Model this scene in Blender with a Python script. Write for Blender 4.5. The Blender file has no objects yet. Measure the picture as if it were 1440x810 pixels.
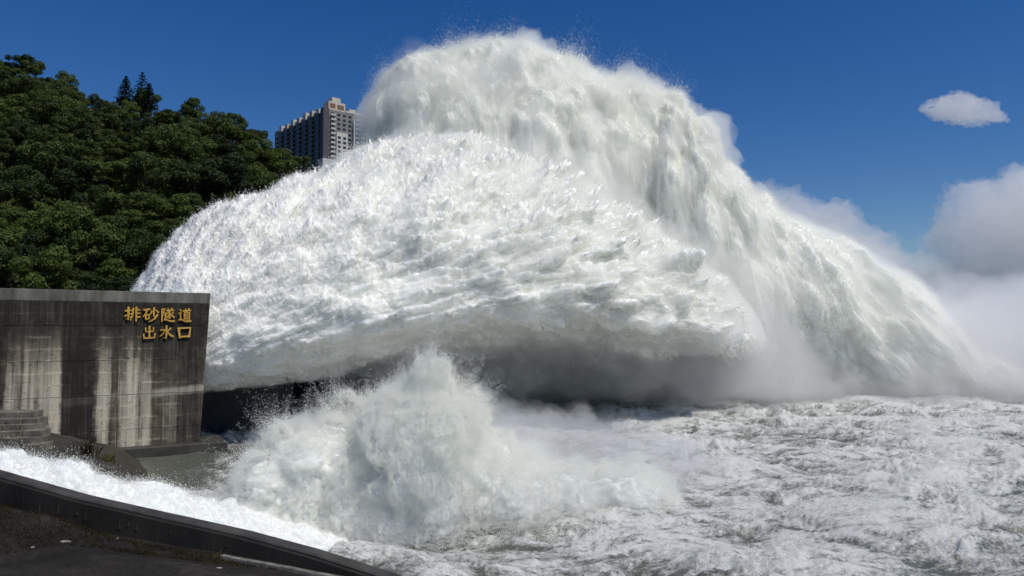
import bpy, math, time
import numpy as np

T0 = time.time()
R = math.radians
scene = bpy.context.scene
C = scene.collection
rng = np.random.default_rng(7)

# ------------------------------------------------------------------ camera
CAM_Z, FPX, HZ = 13.0, 1050.0, 463.0
PITCH = math.atan((HZ - 405.0) / FPX)
cd = bpy.data.cameras.new('camera')
cd.sensor_width = 36.0
cd.lens = 36.0 * FPX / 1440.0
cd.clip_end = 20000
cam = bpy.data.objects.new('camera', cd)
cam.location = (0, 0, CAM_Z)
cam.rotation_euler = (R(90) + PITCH, 0, 0)
C.objects.link(cam)
scene.camera = cam

# ------------------------------------------------------------------ sky and sun
SUN_EL, SUN_AZ = R(57), math.atan2(0.86, -0.51)      # azimuth measured from +Y towards +X
world = bpy.data.worlds.new('World')
scene.world = world
world.use_nodes = True
nt = world.node_tree
nt.nodes.clear()
wo = nt.nodes.new('ShaderNodeOutputWorld')
bg = nt.nodes.new('ShaderNodeBackground')
sky = nt.nodes.new('ShaderNodeTexSky')
sky.sky_type = 'NISHITA'
sky.sun_disc = False
sky.sun_elevation = SUN_EL
sky.sun_rotation = SUN_AZ
sky.altitude = 600
sky.air_density = 1.0
sky.dust_density = 0.3
sky.ozone_density = 3.0
bg.inputs['Strength'].default_value = 0.076
hs = nt.nodes.new('ShaderNodeHueSaturation')
hs.inputs['Saturation'].default_value = 1.38
hs.inputs['Hue'].default_value = 0.512
hs.inputs['Value'].default_value = 1.0
nt.links.new(sky.outputs[0], hs.inputs['Color'])
nt.links.new(hs.outputs[0], bg.inputs['Color'])
nt.links.new(bg.outputs[0], wo.inputs['Surface'])
sd = bpy.data.lights.new('sun', 'SUN')
sd.energy = 3.45
sd.angle = R(0.5)
sd.color = (1.0, 0.955, 0.885)
sun = bpy.data.objects.new('sun', sd)
ce = math.cos(SUN_EL)
SUN_DIR = np.array([ce * math.sin(SUN_AZ), ce * math.cos(SUN_AZ), math.sin(SUN_EL)])
from mathutils import Vector, Matrix
sun.rotation_euler = Vector(SUN_DIR).to_track_quat('Z', 'Y').to_euler()
C.objects.link(sun)

# ------------------------------------------------------------------ exposure and sampling
vs = scene.view_settings
vs.view_transform = 'Standard'
vs.look = 'None'
vs.exposure = 0.0
vs.gamma = 1.0
vs.use_curve_mapping = False
cy = scene.cycles
cy.use_denoising = True
cy.max_bounces = 9
cy.diffuse_bounces = 4
cy.volume_bounces = 5
cy.transparent_max_bounces = 16
cy.use_adaptive_sampling = True
cy.adaptive_threshold = 0.02
# ------------------------------------------------------------------ helpers
CP, SP = math.cos(PITCH), math.sin(PITCH)


def at(px, py, Y):
    """World point that stands at depth Y on the sight line of photo pixel (px, py)."""
    a = (np.asarray(px, float) - 720.0) / FPX
    b = (405.0 - np.asarray(py, float)) / FPX
    dy = CP - b * SP
    dz = SP + b * CP
    t = np.asarray(Y, float) / dy
    return a * t, Y + 0 * a, CAM_Z + dz * t


_pr = np.random.default_rng(3)
PERM = np.concatenate([_pr.permutation(256)] * 3).astype(np.int32)
_g = _pr.normal(size=(256, 3))
GRAD = (_g / np.linalg.norm(_g, axis=1)[:, None]).astype(np.float32)


def gnoise(p):
    """3D gradient noise, about -0.8..0.8, for an (N,3) array."""
    p = np.asarray(p, np.float32)
    i = np.floor(p).astype(np.int32)
    f = p - i
    i &= 255
    u = f * f * f * (f * (f * 6 - 15) + 10)
    out = None
    px0 = PERM[i[:, 0]]
    px1 = PERM[i[:, 0] + 1]
    res = []
    for dx, ph in ((0, px0), (1, px1)):
        for dy in (0, 1):
            pxy = PERM[ph + i[:, 1] + dy]
            for dz in (0, 1):
                g = GRAD[PERM[pxy + i[:, 2] + dz]]
                res.append(g[:, 0] * (f[:, 0] - dx) + g[:, 1] * (f[:, 1] - dy) + g[:, 2] * (f[:, 2] - dz))
    a = res[0] + u[:, 2] * (res[1] - res[0])
    b = res[2] + u[:, 2] * (res[3] - res[2])
    c = res[4] + u[:, 2] * (res[5] - res[4])
    d = res[6] + u[:, 2] * (res[7] - res[6])
    a = a + u[:, 1] * (b - a)
    c = c + u[:, 1] * (d - c)
    return (a + u[:, 0] * (c - a)) * 1.5


def fbm(p, octv=4, gain=0.5, lac=2.03, off=0.0, kind='fbm'):
    s = np.zeros(len(p), np.float32)
    a, n = 1.0, 0.0
    q = np.asarray(p, np.float32) + np.float32(off)
    for k in range(octv):
        v = gnoise(q)
        if kind == 'billow':
            v = np.abs(v) * 2 - 0.45
        elif kind == 'ridge':
            v = 0.55 - np.abs(v) * 2
        s += a * v
        n += a
        a *= gain
        q = q * np.float32(lac) + np.float32(17.3)
    return s / n


def sstep(a, b, x):
    t = np.clip((x - a) / (b - a), 0, 1)
    return t * t * (3 - 2 * t)


def quick_mesh(name, verts, loops, starts, totals, smooth=True):
    me = bpy.data.meshes.new(name)
    verts = np.ascontiguousarray(verts, np.float32)
    me.vertices.add(len(verts))
    me.vertices.foreach_set('co', verts.ravel())
    if len(loops):
        me.loops.add(len(loops))
        me.loops.foreach_set('vertex_index', np.ascontiguousarray(loops, np.int32))
        me.polygons.add(len(starts))
        me.polygons.foreach_set('loop_start', np.ascontiguousarray(starts, np.int32))
        me.polygons.foreach_set('loop_total', np.ascontiguousarray(totals, np.int32))
        me.polygons.foreach_set('use_smooth', np.full(len(starts), smooth))
    me.update(calc_edges=True)
    return me


def quads_mesh(name, verts, quads, smooth=True):
    quads = np.asarray(quads, np.int32)
    n = len(quads)
    k = quads.shape[1]
    return quick_mesh(name, verts, quads.ravel(), np.arange(n) * k, np.full(n, k), smooth)


def attr(me, name, vals):
    a = me.attributes.new(name, 'FLOAT', 'POINT')
    a.data.foreach_set('value', np.ascontiguousarray(vals, np.float32))


def link(name, me, mat=None, parent=None):
    o = bpy.data.objects.new(name, me)
    if mat is not None and me is not None and not me.materials:
        me.materials.append(mat)
    C.objects.link(o)
    if parent is not None:
        o.parent = parent
    return o


def tag(o, label=None, cat=None, group=None, kind=None):
    for k, v in (('label', label), ('category', cat), ('group', group), ('kind', kind)):
        if v:
            o[k] = v
    return o


def empty(name, loc=(0, 0, 0), rz=0.0):
    o = bpy.data.objects.new(name, None)
    o.location = loc
    o.rotation_euler = (0, 0, rz)
    o.empty_display_size = 0.5
    C.objects.link(o)
    return o


def grid_normals(G, wrap):
    """Normals of a (ns, nt, 3) grid; second axis may wrap."""
    du = np.gradient(G, axis=0)
    if wrap:
        dv = (np.roll(G, -1, 1) - np.roll(G, 1, 1)) * 0.5
    else:
        dv = np.gradient(G, axis=1)
    n = np.cross(dv, du) if wrap else np.cross(du, dv)
    n /= np.linalg.norm(n, axis=2, keepdims=True) + 1e-9
    return n


def loft(ctrl, ns, nt, front=0.75, tpow=0.8, zpow=1.0, under=0.0, lean=0.0):
    """Closed body swept left to right through upright oval slices.
    ctrl rows: photo x, photo y of the top, photo y of the bottom, depth, half depth."""
    c = np.array(ctrl, float)
    t = np.linspace(0, 1, len(c))
    # smooth the control polyline
    tt = np.linspace(0, 1, ns)
    cols = []
    for k in range(c.shape[1]):
        v = np.interp(np.linspace(0, 1, 12 * len(c)), t, c[:, k])
        ker = np.hanning(15)
        ker /= ker.sum()
        vp = np.concatenate([2 * v[0] - v[7:0:-1], v, 2 * v[-1] - v[-2:-9:-1]])
        v = np.convolve(vp, ker, 'valid')
        cols.append(np.interp(tt, np.linspace(0, 1, len(v)), v))
    px, top, bot, Y, D = cols
    xt, _, zt = at(px, top, Y)
    xb, _, zb = at(px, bot, Y)
    xc, zc, H = (xt + xb) / 2, (zt + zb) / 2, np.abs(zt - zb) / 2
    nf = int(nt * front)
    th = np.concatenate([np.linspace(-0.55, math.pi + 0.35, nf, endpoint=False),
                         np.linspace(math.pi + 0.35, 2 * math.pi - 0.55, nt - nf, endpoint=False)])
    s, co = np.sin(th), np.cos(th)
    ss = np.sign(s) * np.abs(s) ** tpow
    cc = np.sign(co) * np.abs(co) ** zpow
    axis = np.stack([np.gradient(xc), np.gradient(Y)], 1)
    axis /= np.linalg.norm(axis, axis=1)[:, None]
    hw = ns // 3
    kr = np.hanning(2 * hw + 3)[1:-1]
    axis = np.stack([np.convolve(np.pad(axis[:, c], hw, 'edge'), kr / kr.sum(), 'valid') for c in (0, 1)], 1)
    axis /= np.linalg.norm(axis, axis=1)[:, None]
    nx, ny = axis[:, 1], -axis[:, 0]                 # horizontal, towards the camera
    G = np.empty((ns, nt, 3))
    # the underside draws back, away from the camera, more and more downstream
    ss = ss[None] - lean * cc[None] - under * sstep(0.12, 0.6, tt)[:, None] * (np.maximum(-cc - 0.6, 0) / 0.4)[None] ** 1.2
    G[..., 0] = xc[:, None] + nx[:, None] * D[:, None] * ss
    G[..., 1] = Y[:, None] + ny[:, None] * D[:, None] * ss
    G[..., 2] = zc[:, None] + H[:, None] * cc
    return G, th


def blur_grid(G_, half, times=1):
    ker = np.hanning(2 * half + 3)[1:-1]
    ker /= ker.sum()
    g_ = G_
    for _ in range(times):
        g_ = sum(w_ * np.roll(g_, k_ - half, 1) for k_, w_ in enumerate(ker))
        pad = np.concatenate([np.repeat(g_[:1], half, 0), g_, np.repeat(g_[-1:], half, 0)], 0)
        g_ = sum(w_ * pad[k_:k_ + len(g_)] for k_, w_ in enumerate(ker))
    return g_


def tube_mesh(name, G, smooth=True):
    ns, nt = G.shape[:2]
    idx = np.arange(ns * nt).reshape(ns, nt)
    a = idx[:-1, :]
    b = idx[1:, :]
    q = np.stack([a, np.roll(a, -1, 1), np.roll(b, -1, 1), b], -1).reshape(-1, 4)
    loops = np.concatenate([q.ravel(), idx[0, ::-1], idx[-1]])
    starts = np.concatenate([np.arange(len(q)) * 4, [len(q) * 4, len(q) * 4 + nt]])
    totals = np.concatenate([np.full(len(q), 4), [nt, nt]])
    return quick_mesh(name, G.reshape(-1, 3), loops, starts, totals, smooth)


_pts_groups = {}


def droplets(name, pts, rad, mat, parent):
    """One cloud of water droplets: loose points turned into spheres by a node group."""
    me = quick_mesh(name, pts, [], [], [])
    attr(me, 'radius', rad)
    o = link(name, me, mat, parent)
    key = mat.name
    if key not in _pts_groups:
        ng = bpy.data.node_groups.new('points_' + key, 'GeometryNodeTree')
        ng.interface.new_socket('Geometry', in_out='INPUT', socket_type='NodeSocketGeometry')
        ng.interface.new_socket('Geometry', in_out='OUTPUT', socket_type='NodeSocketGeometry')
        gi = ng.nodes.new('NodeGroupInput')
        go = ng.nodes.new('NodeGroupOutput')
        mp = ng.nodes.new('GeometryNodeMeshToPoints')
        na = ng.nodes.new('GeometryNodeInputNamedAttribute')
        na.data_type = 'FLOAT'
        na.inputs['Name'].default_value = 'radius'
        sm = ng.nodes.new('GeometryNodeSetMaterial')
        sm.inputs['Material'].default_value = mat
        L = ng.links.new
        L(gi.outputs[0], mp.inputs['Mesh'])
        L(na.outputs['Attribute'], mp.inputs['Radius'])
        L(mp.outputs[0], sm.inputs['Geometry'])
        L(sm.outputs[0], go.inputs[0])
        _pts_groups[key] = ng
    m = o.modifiers.new('points', 'NODES')
    m.node_group = _pts_groups[key]
    o['kind'] = 'stuff'
    return o


# ------------------------------------------------------------------ materials
class N:
    """Thin wrapper for building node materials."""

    def __init__(self, name):
        self.m = bpy.data.materials.new(name)
        self.m.use_nodes = True
        self.t = self.m.node_tree
        self.t.nodes.clear()
        self.out = self.t.nodes.new('ShaderNodeOutputMaterial')

    def n(self, typ, **kw):
        nd = self.t.nodes.new('ShaderNode' + typ)
        for k, v in kw.items():
            if hasattr(nd, k) and k not in nd.inputs:
                setattr(nd, k, v)
            else:
                self.set(nd.inputs[k], v)
        return nd

    def set(self, sock, v):
        if isinstance(v, bpy.types.NodeSocket):
            self.t.links.new(v, sock)
        else:
            sock.default_value = v

    def noise(self, vec, scale, detail=6, rough=0.55, dist=0.0, out='Fac'):
        nd = self.n('TexNoise')
        self.set(nd.inputs['Vector'], vec)
        nd.inputs['Scale'].default_value = scale
        nd.inputs['Detail'].default_value = detail
        nd.inputs['Roughness'].default_value = rough
        nd.inputs['Distortion'].default_value = dist
        return nd.outputs[out]

    def ramp(self, fac, stops):
        nd = self.n('ValToRGB')
        self.set(nd.inputs['Fac'], fac)
        e = nd.color_ramp.elements
        while len(e) < len(stops):
            e.new(0.5)
        for el, (p, c) in zip(e, stops):
            el.position = p
            el.color = c if len(c) == 4 else (*c, 1)
        return nd.outputs['Color']

    def mix(self, fac, a, b, mode='MIX'):
        nd = self.n('MixRGB', blend_type=mode)
        self.set(nd.inputs['Fac'], fac)
        self.set(nd.inputs['Color1'], a if not isinstance(a, tuple) or len(a) == 4 else (*a, 1))
        self.set(nd.inputs['Color2'], b if not isinstance(b, tuple) or len(b) == 4 else (*b, 1))
        return nd.outputs['Color']

    def math(self, op, a, b=0.0, clamp=False):
        nd = self.n('Math', operation=op, use_clamp=clamp)
        self.set(nd.inputs[0], a)
        self.set(nd.inputs[1], b)
        return nd.outputs[0]

    def mapping(self, vec, scale=(1, 1, 1), rot=(0, 0, 0), loc=(3.37, 5.41, 7.63)):
        nd = self.n('Mapping')
        self.set(nd.inputs['Vector'], vec)
        nd.inputs['Scale'].default_value = scale
        nd.inputs['Rotation'].default_value = rot
        nd.inputs['Location'].default_value = loc
        return nd.outputs[0]

    def coord(self, which='Object'):
        return self.n('TexCoord').outputs[which]

    def bump(self, h, strength=0.5, dist=0.1):
        nd = self.n('Bump')
        self.set(nd.inputs['Height'], h)
        nd.inputs['Strength'].default_value = strength
        nd.inputs['Distance'].default_value = dist
        return nd.outputs[0]

    def principled(self, color, rough=0.8, spec=0.3, normal=None, **kw):
        nd = self.n('BsdfPrincipled')
        self.set(nd.inputs['Base Color'], color if not isinstance(color, tuple) or len(color) == 4 else (*color, 1))
        self.set(nd.inputs['Roughness'], rough)
        nd.inputs['Specular IOR Level'].default_value = spec
        if normal is not None:
            self.set(nd.inputs['Normal'], normal)
        for k, v in kw.items():
            self.set(nd.inputs[k.replace('_', ' ')], v)
        return nd.outputs[0]

    def done(self, surf=None, vol=None):
        if surf is not None:
            self.t.links.new(surf, self.out.inputs['Surface'])
        if vol is not None:
            self.t.links.new(vol, self.out.inputs['Volume'])
        return self.m


def volume_mat(name, density, color=(0.97, 0.98, 0.98), aniso=0.2):
    k = N(name)
    v = k.n('VolumeScatter')
    v.inputs['Color'].default_value = (*color, 1)
    v.inputs['Density'].default_value = density
    v.inputs['Anisotropy'].default_value = aniso
    return k.done(vol=v.outputs[0])


def plain(name, color, rough=0.8, spec=0.3, scale=2.0, vary=0.25, bump=0.3, bdist=0.03, stretch=(1, 1, 1)):
    k = N(name)
    co = k.mapping(k.coord('Object'), stretch)
    n = k.noise(co, scale, 8, 0.6)
    lo = tuple(c * (1 - vary) for c in color)
    hi = tuple(min(1, c * (1 + vary)) for c in color)
    col = k.ramp(n, [(0.3, lo), (0.7, hi)])
    fine = k.noise(co, scale * 9, 5, 0.65)
    return k.done(k.principled(col, rough, spec, k.bump(fine, bump, bdist)))
# ------------------------------------------------------------------ white water materials
def foam_mat(name, color, scale):
    """Dense aerated water: light goes in, scatters and comes out again nearby."""
    k = N(name)
    p = k.principled(color, 1.0, 0.0)
    nd = [n for n in k.t.nodes if n.type == 'BSDF_PRINCIPLED'][0]
    nd.inputs['Subsurface Weight'].default_value = 1.0
    nd.inputs['Subsurface Radius'].default_value = (0.88, 1.0, 0.93)
    nd.inputs['Subsurface Scale'].default_value = scale
    return k.done(p)


def drop_mat(name, color, transl=0.45):
    k = N(name)
    d = k.n('BsdfDiffuse')
    d.inputs['Color'].default_value = (*color, 1)
    tr = k.n('BsdfTranslucent')
    tr.inputs['Color'].default_value = (*color, 1)
    mx = k.n('MixShader')
    mx.inputs[0].default_value = transl
    k.t.links.new(d.outputs[0], mx.inputs[1])
    k.t.links.new(tr.outputs[0], mx.inputs[2])
    return k.done(mx.outputs[0])


M_SPRAY = foam_mat('white_water', (0.925, 0.935, 0.865), 1.1)
M_DROP = drop_mat('droplet_water', (0.95, 0.955, 0.895))


def scatter(G, n, frac=0.78, weight=None):
    """Random grid cells of a tube surface, in proportion to their area."""
    nf = int(G.shape[1] * frac)
    A = np.linalg.norm(np.cross(np.gradient(G, axis=0), np.gradient(G, axis=1)), axis=2)[:, :nf].ravel()
    if weight is not None:
        A = A * weight[:, :nf].ravel()
    cdf = np.cumsum(A)
    kk = np.searchsorted(cdf, rng.random(n) * cdf[-1])
    return np.divmod(np.minimum(kk, len(A) - 1), nf)


# ------------------------------------------------------------------ the jet: near lobe
JET = [(140, 475, 548, 84, 3), (190, 415, 549, 86, 6), (250, 330, 547, 89, 8), (320, 285, 540, 92, 10),
       (400, 262, 528, 95, 12), (480, 238, 516, 99, 14), (560, 196, 508, 103, 16), (640, 192, 506, 107, 17),
       (720, 212, 506, 110, 17), (800, 262, 504, 113, 16), (880, 330, 502, 116, 15), (940, 396, 500, 125, 12),
       (985, 425, 500, 137, 9), (1020, 450, 505, 150, 3)]
OX, OY, OZ = (float(v) for v in at(140, 590, 80))


def jet_coords(P):
    """Coordinates in which the arcs of the thrown water run straight: (log range, rise, swing)."""
    d = P - np.array([OX, OY, OZ])
    h = np.hypot(d[:, 0], d[:, 1])
    rise = (d[:, 2] + 0.0015 * h * h) / (h + 2)
    r = np.sqrt(h * h + d[:, 2] ** 2) + 2
    return np.stack([np.log(r), rise, np.arctan2(d[:, 1], d[:, 0])], 1), r


def displace_jet(G):
    ns, nt = G.shape[:2]
    P = G.reshape(-1, 3)
    q, r = jet_coords(P)
    n = grid_normals(G, True).reshape(-1, 3)
    big = fbm(q * (4.0, 7.0, 7.0), 3, 0.5, off=3.1)
    P = blur_grid((P + n * (big * r * 0.055)[:, None]).reshape(ns, nt, 3), 4).reshape(-1, 3)
    # downstream unit vector (tangent of the arcs)
    d = P - np.array([OX, OY, OZ])
    h = np.hypot(d[:, 0], d[:, 1]) + 1e-3
    fl = np.stack([d[:, 0] / h, d[:, 1] / h, d[:, 2] / h - 0.0015 * h], 1)
    fl /= np.linalg.norm(fl, axis=1)[:, None]
    n = grid_normals(P.reshape(ns, nt, 3), True).reshape(-1, 3)
    q, r = jet_coords(P)
    warp = np.stack([fbm(q * (9, 16, 16), 2, off=40 + 9 * k) for k in range(3)], 1) * (0.06, 0.016, 0.016)
    qw = q + warp
    b1 = fbm(qw * (5.0, 25, 25), 4, 0.58, kind='billow', off=8.0)
    b2 = fbm(qw * (4.5, 75, 75), 4, 0.62, kind='billow', off=21.0)
    clump = sstep(-0.3, 0.5, fbm(q * (4, 11, 11), 2, off=77))
    amp = np.minimum(r, 95)
    amp = amp * np.repeat(1 - 0.8 * sstep(0.72, 0.97, np.linspace(0, 1, ns)), nt)
    amp = amp * np.where(np.tile(TH, ns) > math.pi + 0.35, 0.4, 1.0)
    st = fbm(qw * (2.2, 48, 48), 3, 0.6, off=61)
    lo = 0.45 + 0.8 * sstep(25, 75, r)
    disp = amp * (0.046 * b1 * lo * (0.45 + 0.9 * clump) + 0.026 * b2 + 0.022 * st)
    P = P + n * disp[:, None] + fl * (np.maximum(b1, 0) * amp * 0.035)[:, None]
    n = grid_normals(P.reshape(ns, nt, 3), True).reshape(-1, 3)
    return P.reshape(ns, nt, 3), n.reshape(ns, nt, 3), fl.reshape(ns, nt, 3), b1.reshape(ns, nt)


jet = empty('water_jet', (float(OX), float(OY), 0.0))
tag(jet, 'huge white jet of water thrown from the sluice tunnel outlet in an arc', 'water jet')


def child(name, me, mat, parent):
    """A part whose vertices are in world space."""
    o = link(name, me, mat, parent)
    o.matrix_parent_inverse = Matrix.Translation(-Vector(parent.location))
    return o


G, TH = loft(JET, 760, 420, 0.78, under=1.0, lean=0.5)
G, NJ, FJ, BJ = displace_jet(G)
near = child('near_lobe', tube_mesh('near_lobe', G), M_SPRAY, jet)

i, j = scatter(G, 1300000)
P, Q, F = G[i, j], NJ[i, j], FJ[i, j]
q, r = jet_coords(P)
rr = np.minimum(r, 95)
c = sstep(-0.2, 0.45, fbm(q * (5, 60, 60), 3, off=55))
L = np.minimum(rng.exponential(1, len(P)), 3.0)
P = P + Q * (L * rr * 0.007 * (0.3 + 1.6 * c))[:, None] + F * (L * rr * 0.012 * c)[:, None] + rng.normal(size=P.shape) * 0.06
child_pts = droplets('near_spray', P, rng.uniform(0.3, 1, len(P)) ** 2 * 0.075 * np.sqrt(rr / 95), M_DROP, jet)
child_pts.matrix_parent_inverse = Matrix.Translation(-Vector(jet.location))

# ------------------------------------------------------------------ the jet: rear plume
PLUME = [(470, 340, 540, 122, 4), (515, 270, 560, 125, 8), (543, 175, 566, 128, 10), (570, 108, 569, 131, 12),
         (600, 80, 570, 134, 15), (680, 62, 571, 138, 16), (760, 96, 571, 140, 16), (840, 124, 571, 142, 16),
         (900, 118, 571, 144, 16), (945, 140, 571, 145, 16), (982, 218, 571, 146, 15), (1045, 292, 571, 147, 15),
         (1150, 352, 570, 148, 14), (1220, 402, 570, 149, 13), (1300, 452, 569, 150, 12), (1380, 512, 568, 151, 10),
         (1440, 546, 568, 152, 8), (1490, 566, 569, 152, 3)]


def displace_plume(G):
    ns, nt = G.shape[:2]
    P = G.reshape(-1, 3)
    n = grid_normals(G, True).reshape(-1, 3)
    lean = P + np.stack([-0.25 * P[:, 2], 0 * P[:, 2], 0 * P[:, 2]], 1)
    big = fbm(lean / (22, 22, 34), 3, off=6.9)
    P = blur_grid((P + n * (big * 7.5)[:, None]).reshape(ns, nt, 3), 5).reshape(-1, 3)
    n = grid_normals(P.reshape(ns, nt, 3), True).reshape(-1, 3)
    # on the right the water falls in slanting curtains, at the crest it hangs upright
    sl = sstep(20, 70, P[:, 0])
    qx = P[:, 0] + sl * 0.9 * P[:, 2]
    q = np.stack([qx, P[:, 1], P[:, 2]], 1)
    w = np.stack([fbm(q / (9, 9, 14), 2, off=60 + 9 * k) for k in range(3)], 1) * 2.2
    b1 = fbm((q + w) / (8.5, 8.5, 15), 4, 0.55, kind='billow', off=9)
    b2 = fbm((q + w) / (1.7, 1.7, 14), 4, 0.55, kind='billow', off=31)
    P = P + n * (3.0 * b1 + 1.1 * b2)[:, None]
    n = grid_normals(P.reshape(ns, nt, 3), True).reshape(-1, 3)
    return P.reshape(ns, nt, 3), n.reshape(ns, nt, 3), b1.reshape(ns, nt)


G2, TH2 = loft(PLUME, 620, 380, 0.78, 0.7)
G2, NP, BP = displace_plume(G2)
rear = child('rear_plume', tube_mesh('rear_plume', G2), M_SPRAY, jet)
i, j = scatter(G2, 1700000, weight=1.0 + 2.0 * sstep(25, 55, G2[..., 2]))
P, Q = G2[i, j], NP[i, j]
hi = sstep(20, 55, P[:, 2])
c = sstep(-0.15, 0.55, fbm((P + np.stack([-0.3 * P[:, 2], 0 * hi, 0 * hi], 1)) / (7, 7, 18), 3, off=55))
L = np.minimum(rng.exponential(1, len(P)), 2.6)
up = np.array([0.35, 0.0, 0.94])
P = P + Q * (L * (0.35 + 1.3 * c * (0.5 + hi)))[:, None] + up * (np.abs(rng.normal(size=len(P))) * L * c * hi * 1.1)[:, None] + rng.normal(size=P.shape) * 0.07
child_pts = droplets('plume_spray', P, rng.uniform(0.3, 1, len(P)) ** 2 * 0.085 / (1 + 0.75 * L * hi), M_DROP, jet)
child_pts.matrix_parent_inverse = Matrix.Translation(-Vector(jet.location))


def veil(name, G_, N_, off, dens, parent, step=2):
    """Fine mist hugging a body of white water: a closed skin filled with thin vapour."""
    g_ = blur_grid(G_, 7, 2)                              # an even skin, so that it does not fold into itself
    g_ = (g_ + grid_normals(g_, True) * off[..., None])[::step, ::step]
    o = child(name, tube_mesh(name, g_), volume_mat(name + '_vapour', dens, (0.985, 0.99, 0.945), 0.25), parent)
    o['kind'] = 'stuff'
    return o


P = G.reshape(-1, 3)
q, r = jet_coords(P)
e = fbm(q * (7, 16, 16), 4, 0.6, off=91)
veil('near_veil', G, NJ, (np.minimum(r, 95) * (0.020 + 0.034 * np.maximum(e, -0.3))).reshape(G.shape[:2]), 0.21, jet)
P = G2.reshape(-1, 3)
hi = sstep(15, 55, P[:, 2])
lean = P + np.stack([-0.35 * P[:, 2], 0 * hi, 0 * hi], 1)
e = fbm(lean / (5.5, 5.5, 16), 4, 0.6, off=93)
e2 = fbm(lean / (7, 7, 20), 4, 0.62, off=193)
veil('crest_wisps', G2, NP, (0.9 + 9.0 * hi * sstep(-36, -18, P[:, 0]) * np.maximum(e2 - 0.02, -0.03)).reshape(G2.shape[:2]), 0.028, jet)
veil('plume_veil', G2, NP, (1.6 + (2.2 + 4.6 * hi * sstep(-38, -22, P[:, 0])) * np.maximum(e, -0.12)).reshape(G2.shape[:2]), 0.13, jet)
print('jet', time.time() - T0)
# ------------------------------------------------------------------ river
def river_height(X, Y):
    """Wave height and foam amount for the churned pool."""
    P = np.stack([X, Y, 0 * X], 1).astype(np.float32)
    dist = np.hypot(X, Y)
    calm = sstep(-20, -34, X - 0.0 * Y) * sstep(95, 70, Y)          # backwater in front of the outlet wall
    far = sstep(170, 700, dist)
    rough = (1 - 0.72 * calm) * (1 - far)
    w = np.stack([fbm(P / (11, 7, 1), 2, off=3), fbm(P / (11, 7, 1), 2, off=13), 0 * X], 1) * 2.5
    q = P + w
    swell = fbm(q / (17, 10, 1), 3, 0.5, off=1)
    mid = fbm(q / (5.2, 3.4, 1), 4, 0.55, kind='ridge', off=5)
    small = fbm((q + w * 0.4) / (1.5, 1.0, 1), 4, 0.6, kind='ridge', off=9)
    clump = sstep(-0.15, 0.4, fbm(P / (9, 6, 1), 3, off=33))
    z = rough * (2.2 * swell + 0.95 * mid * (0.45 + clump) + 0.30 * small * (0.5 + clump))
    boil = fbm(q / (7, 5, 1), 3, 0.5, kind='billow', off=44)
    z = z + rough * 0.7 * boil * clump
    lace = fbm((q + w) / (4.2, 1.5, 1), 5, 0.62, kind='ridge', off=15)
    lace2 = fbm(q / (1.3, 0.55, 1), 4, 0.62, kind='ridge', off=25)
    foam = 0.42 + 0.62 * lace + 0.34 * lace2 + 0.35 * mid + 0.45 * swell + 0.35 * fbm(P / (24, 15, 1), 3, off=70)
    foam = foam - 0.8 * calm - 0.45 * far
    return z, foam, clump


na, nd_ = 960, 430
ang = np.linspace(-1.02, 1.02, na)
dep = np.concatenate([np.geomspace(23, 190, nd_ - 40), np.geomspace(196, 9000, 40)])
AA, DD = np.meshgrid(ang, dep, indexing='ij')
RX, RY = AA * DD, DD.copy()
zz, ff, cl = river_height(RX.ravel(), RY.ravel())
RG = np.stack([RX, RY, zz.reshape(na, nd_)], -1)
idx = np.arange(na * nd_).reshape(na, nd_)
q = np.stack([idx[:-1, :-1], idx[1:, :-1], idx[1:, 1:], idx[:-1, 1:]], -1).reshape(-1, 4)
me = quads_mesh('river', RG.reshape(-1, 3), q)
attr(me, 'foam', ff)

k = N('churned_water')
co = k.coord('Object')
fo = k.n('Attribute', attribute_name='foam').outputs['Fac']
fine = k.noise(k.mapping(co, (1.0, 1.6, 1.0)), 3.2, 8, 0.68, 0.8)
fsum = k.math('ADD', fo, k.math('MULTIPLY', k.math('SUBTRACT', fine, 0.5), 1.3))
mask = k.ramp(fsum, [(0.26, (0, 0, 0)), (0.70, (1, 1, 1))])
fine2 = k.noise(co, 9.0, 6, 0.7, 0.5)
bh = k.math('ADD', k.math('MULTIPLY', fine, 1.0), k.math('MULTIPLY', fine2, 0.45))
nrm = k.bump(bh, 0.75, 0.28)
wcol = k.mix(k.noise(co, 0.12, 3), (0.072, 0.082, 0.064), (0.135, 0.140, 0.112))
wat = k.principled(wcol, 0.22, 0.5, k.bump(bh, 0.5, 0.12))
foa = k.principled((0.68, 0.69, 0.66), 0.85, 0.2, nrm)
mx = k.n('MixShader')
k.set(mx.inputs[0], mask)
k.t.links.new(wat, mx.inputs[1])
k.t.links.new(foa, mx.inputs[2])
M_RIVER = k.done(mx.outputs[0])
river = link('river', me, M_RIVER)
tag(river, 'churning grey green river covered with white foam', 'river', kind='structure')
print('river', time.time() - T0)
# ------------------------------------------------------------------ boxes and small shapes
def box_arrays(x0, x1, y0, y1, z0, z1):
    v = np.array([(x, y, z) for z in (z0, z1) for y in (y0, y1) for x in (x0, x1)], float)
    f = [(0, 2, 3, 1), (4, 5, 7, 6), (0, 1, 5, 4), (2, 6, 7, 3), (0, 4, 6, 2), (1, 3, 7, 5)]
    return v, f


def boxes_mesh(name, boxes, smooth=False):
    V, F = [], []
    for b in boxes:
        v, f = box_arrays(*b) if len(b) == 6 else b
        o = sum(len(a) for a in V)
        V.append(np.asarray(v, float))
        F += [tuple(i + o for i in q) for q in f]
    me = bpy.data.meshes.new(name)
    me.from_pydata([tuple(p) for a in V for p in a], [], F)
    if smooth:
        me.polygons.foreach_set('use_smooth', np.ones(len(me.polygons), bool))
    return me


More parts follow.
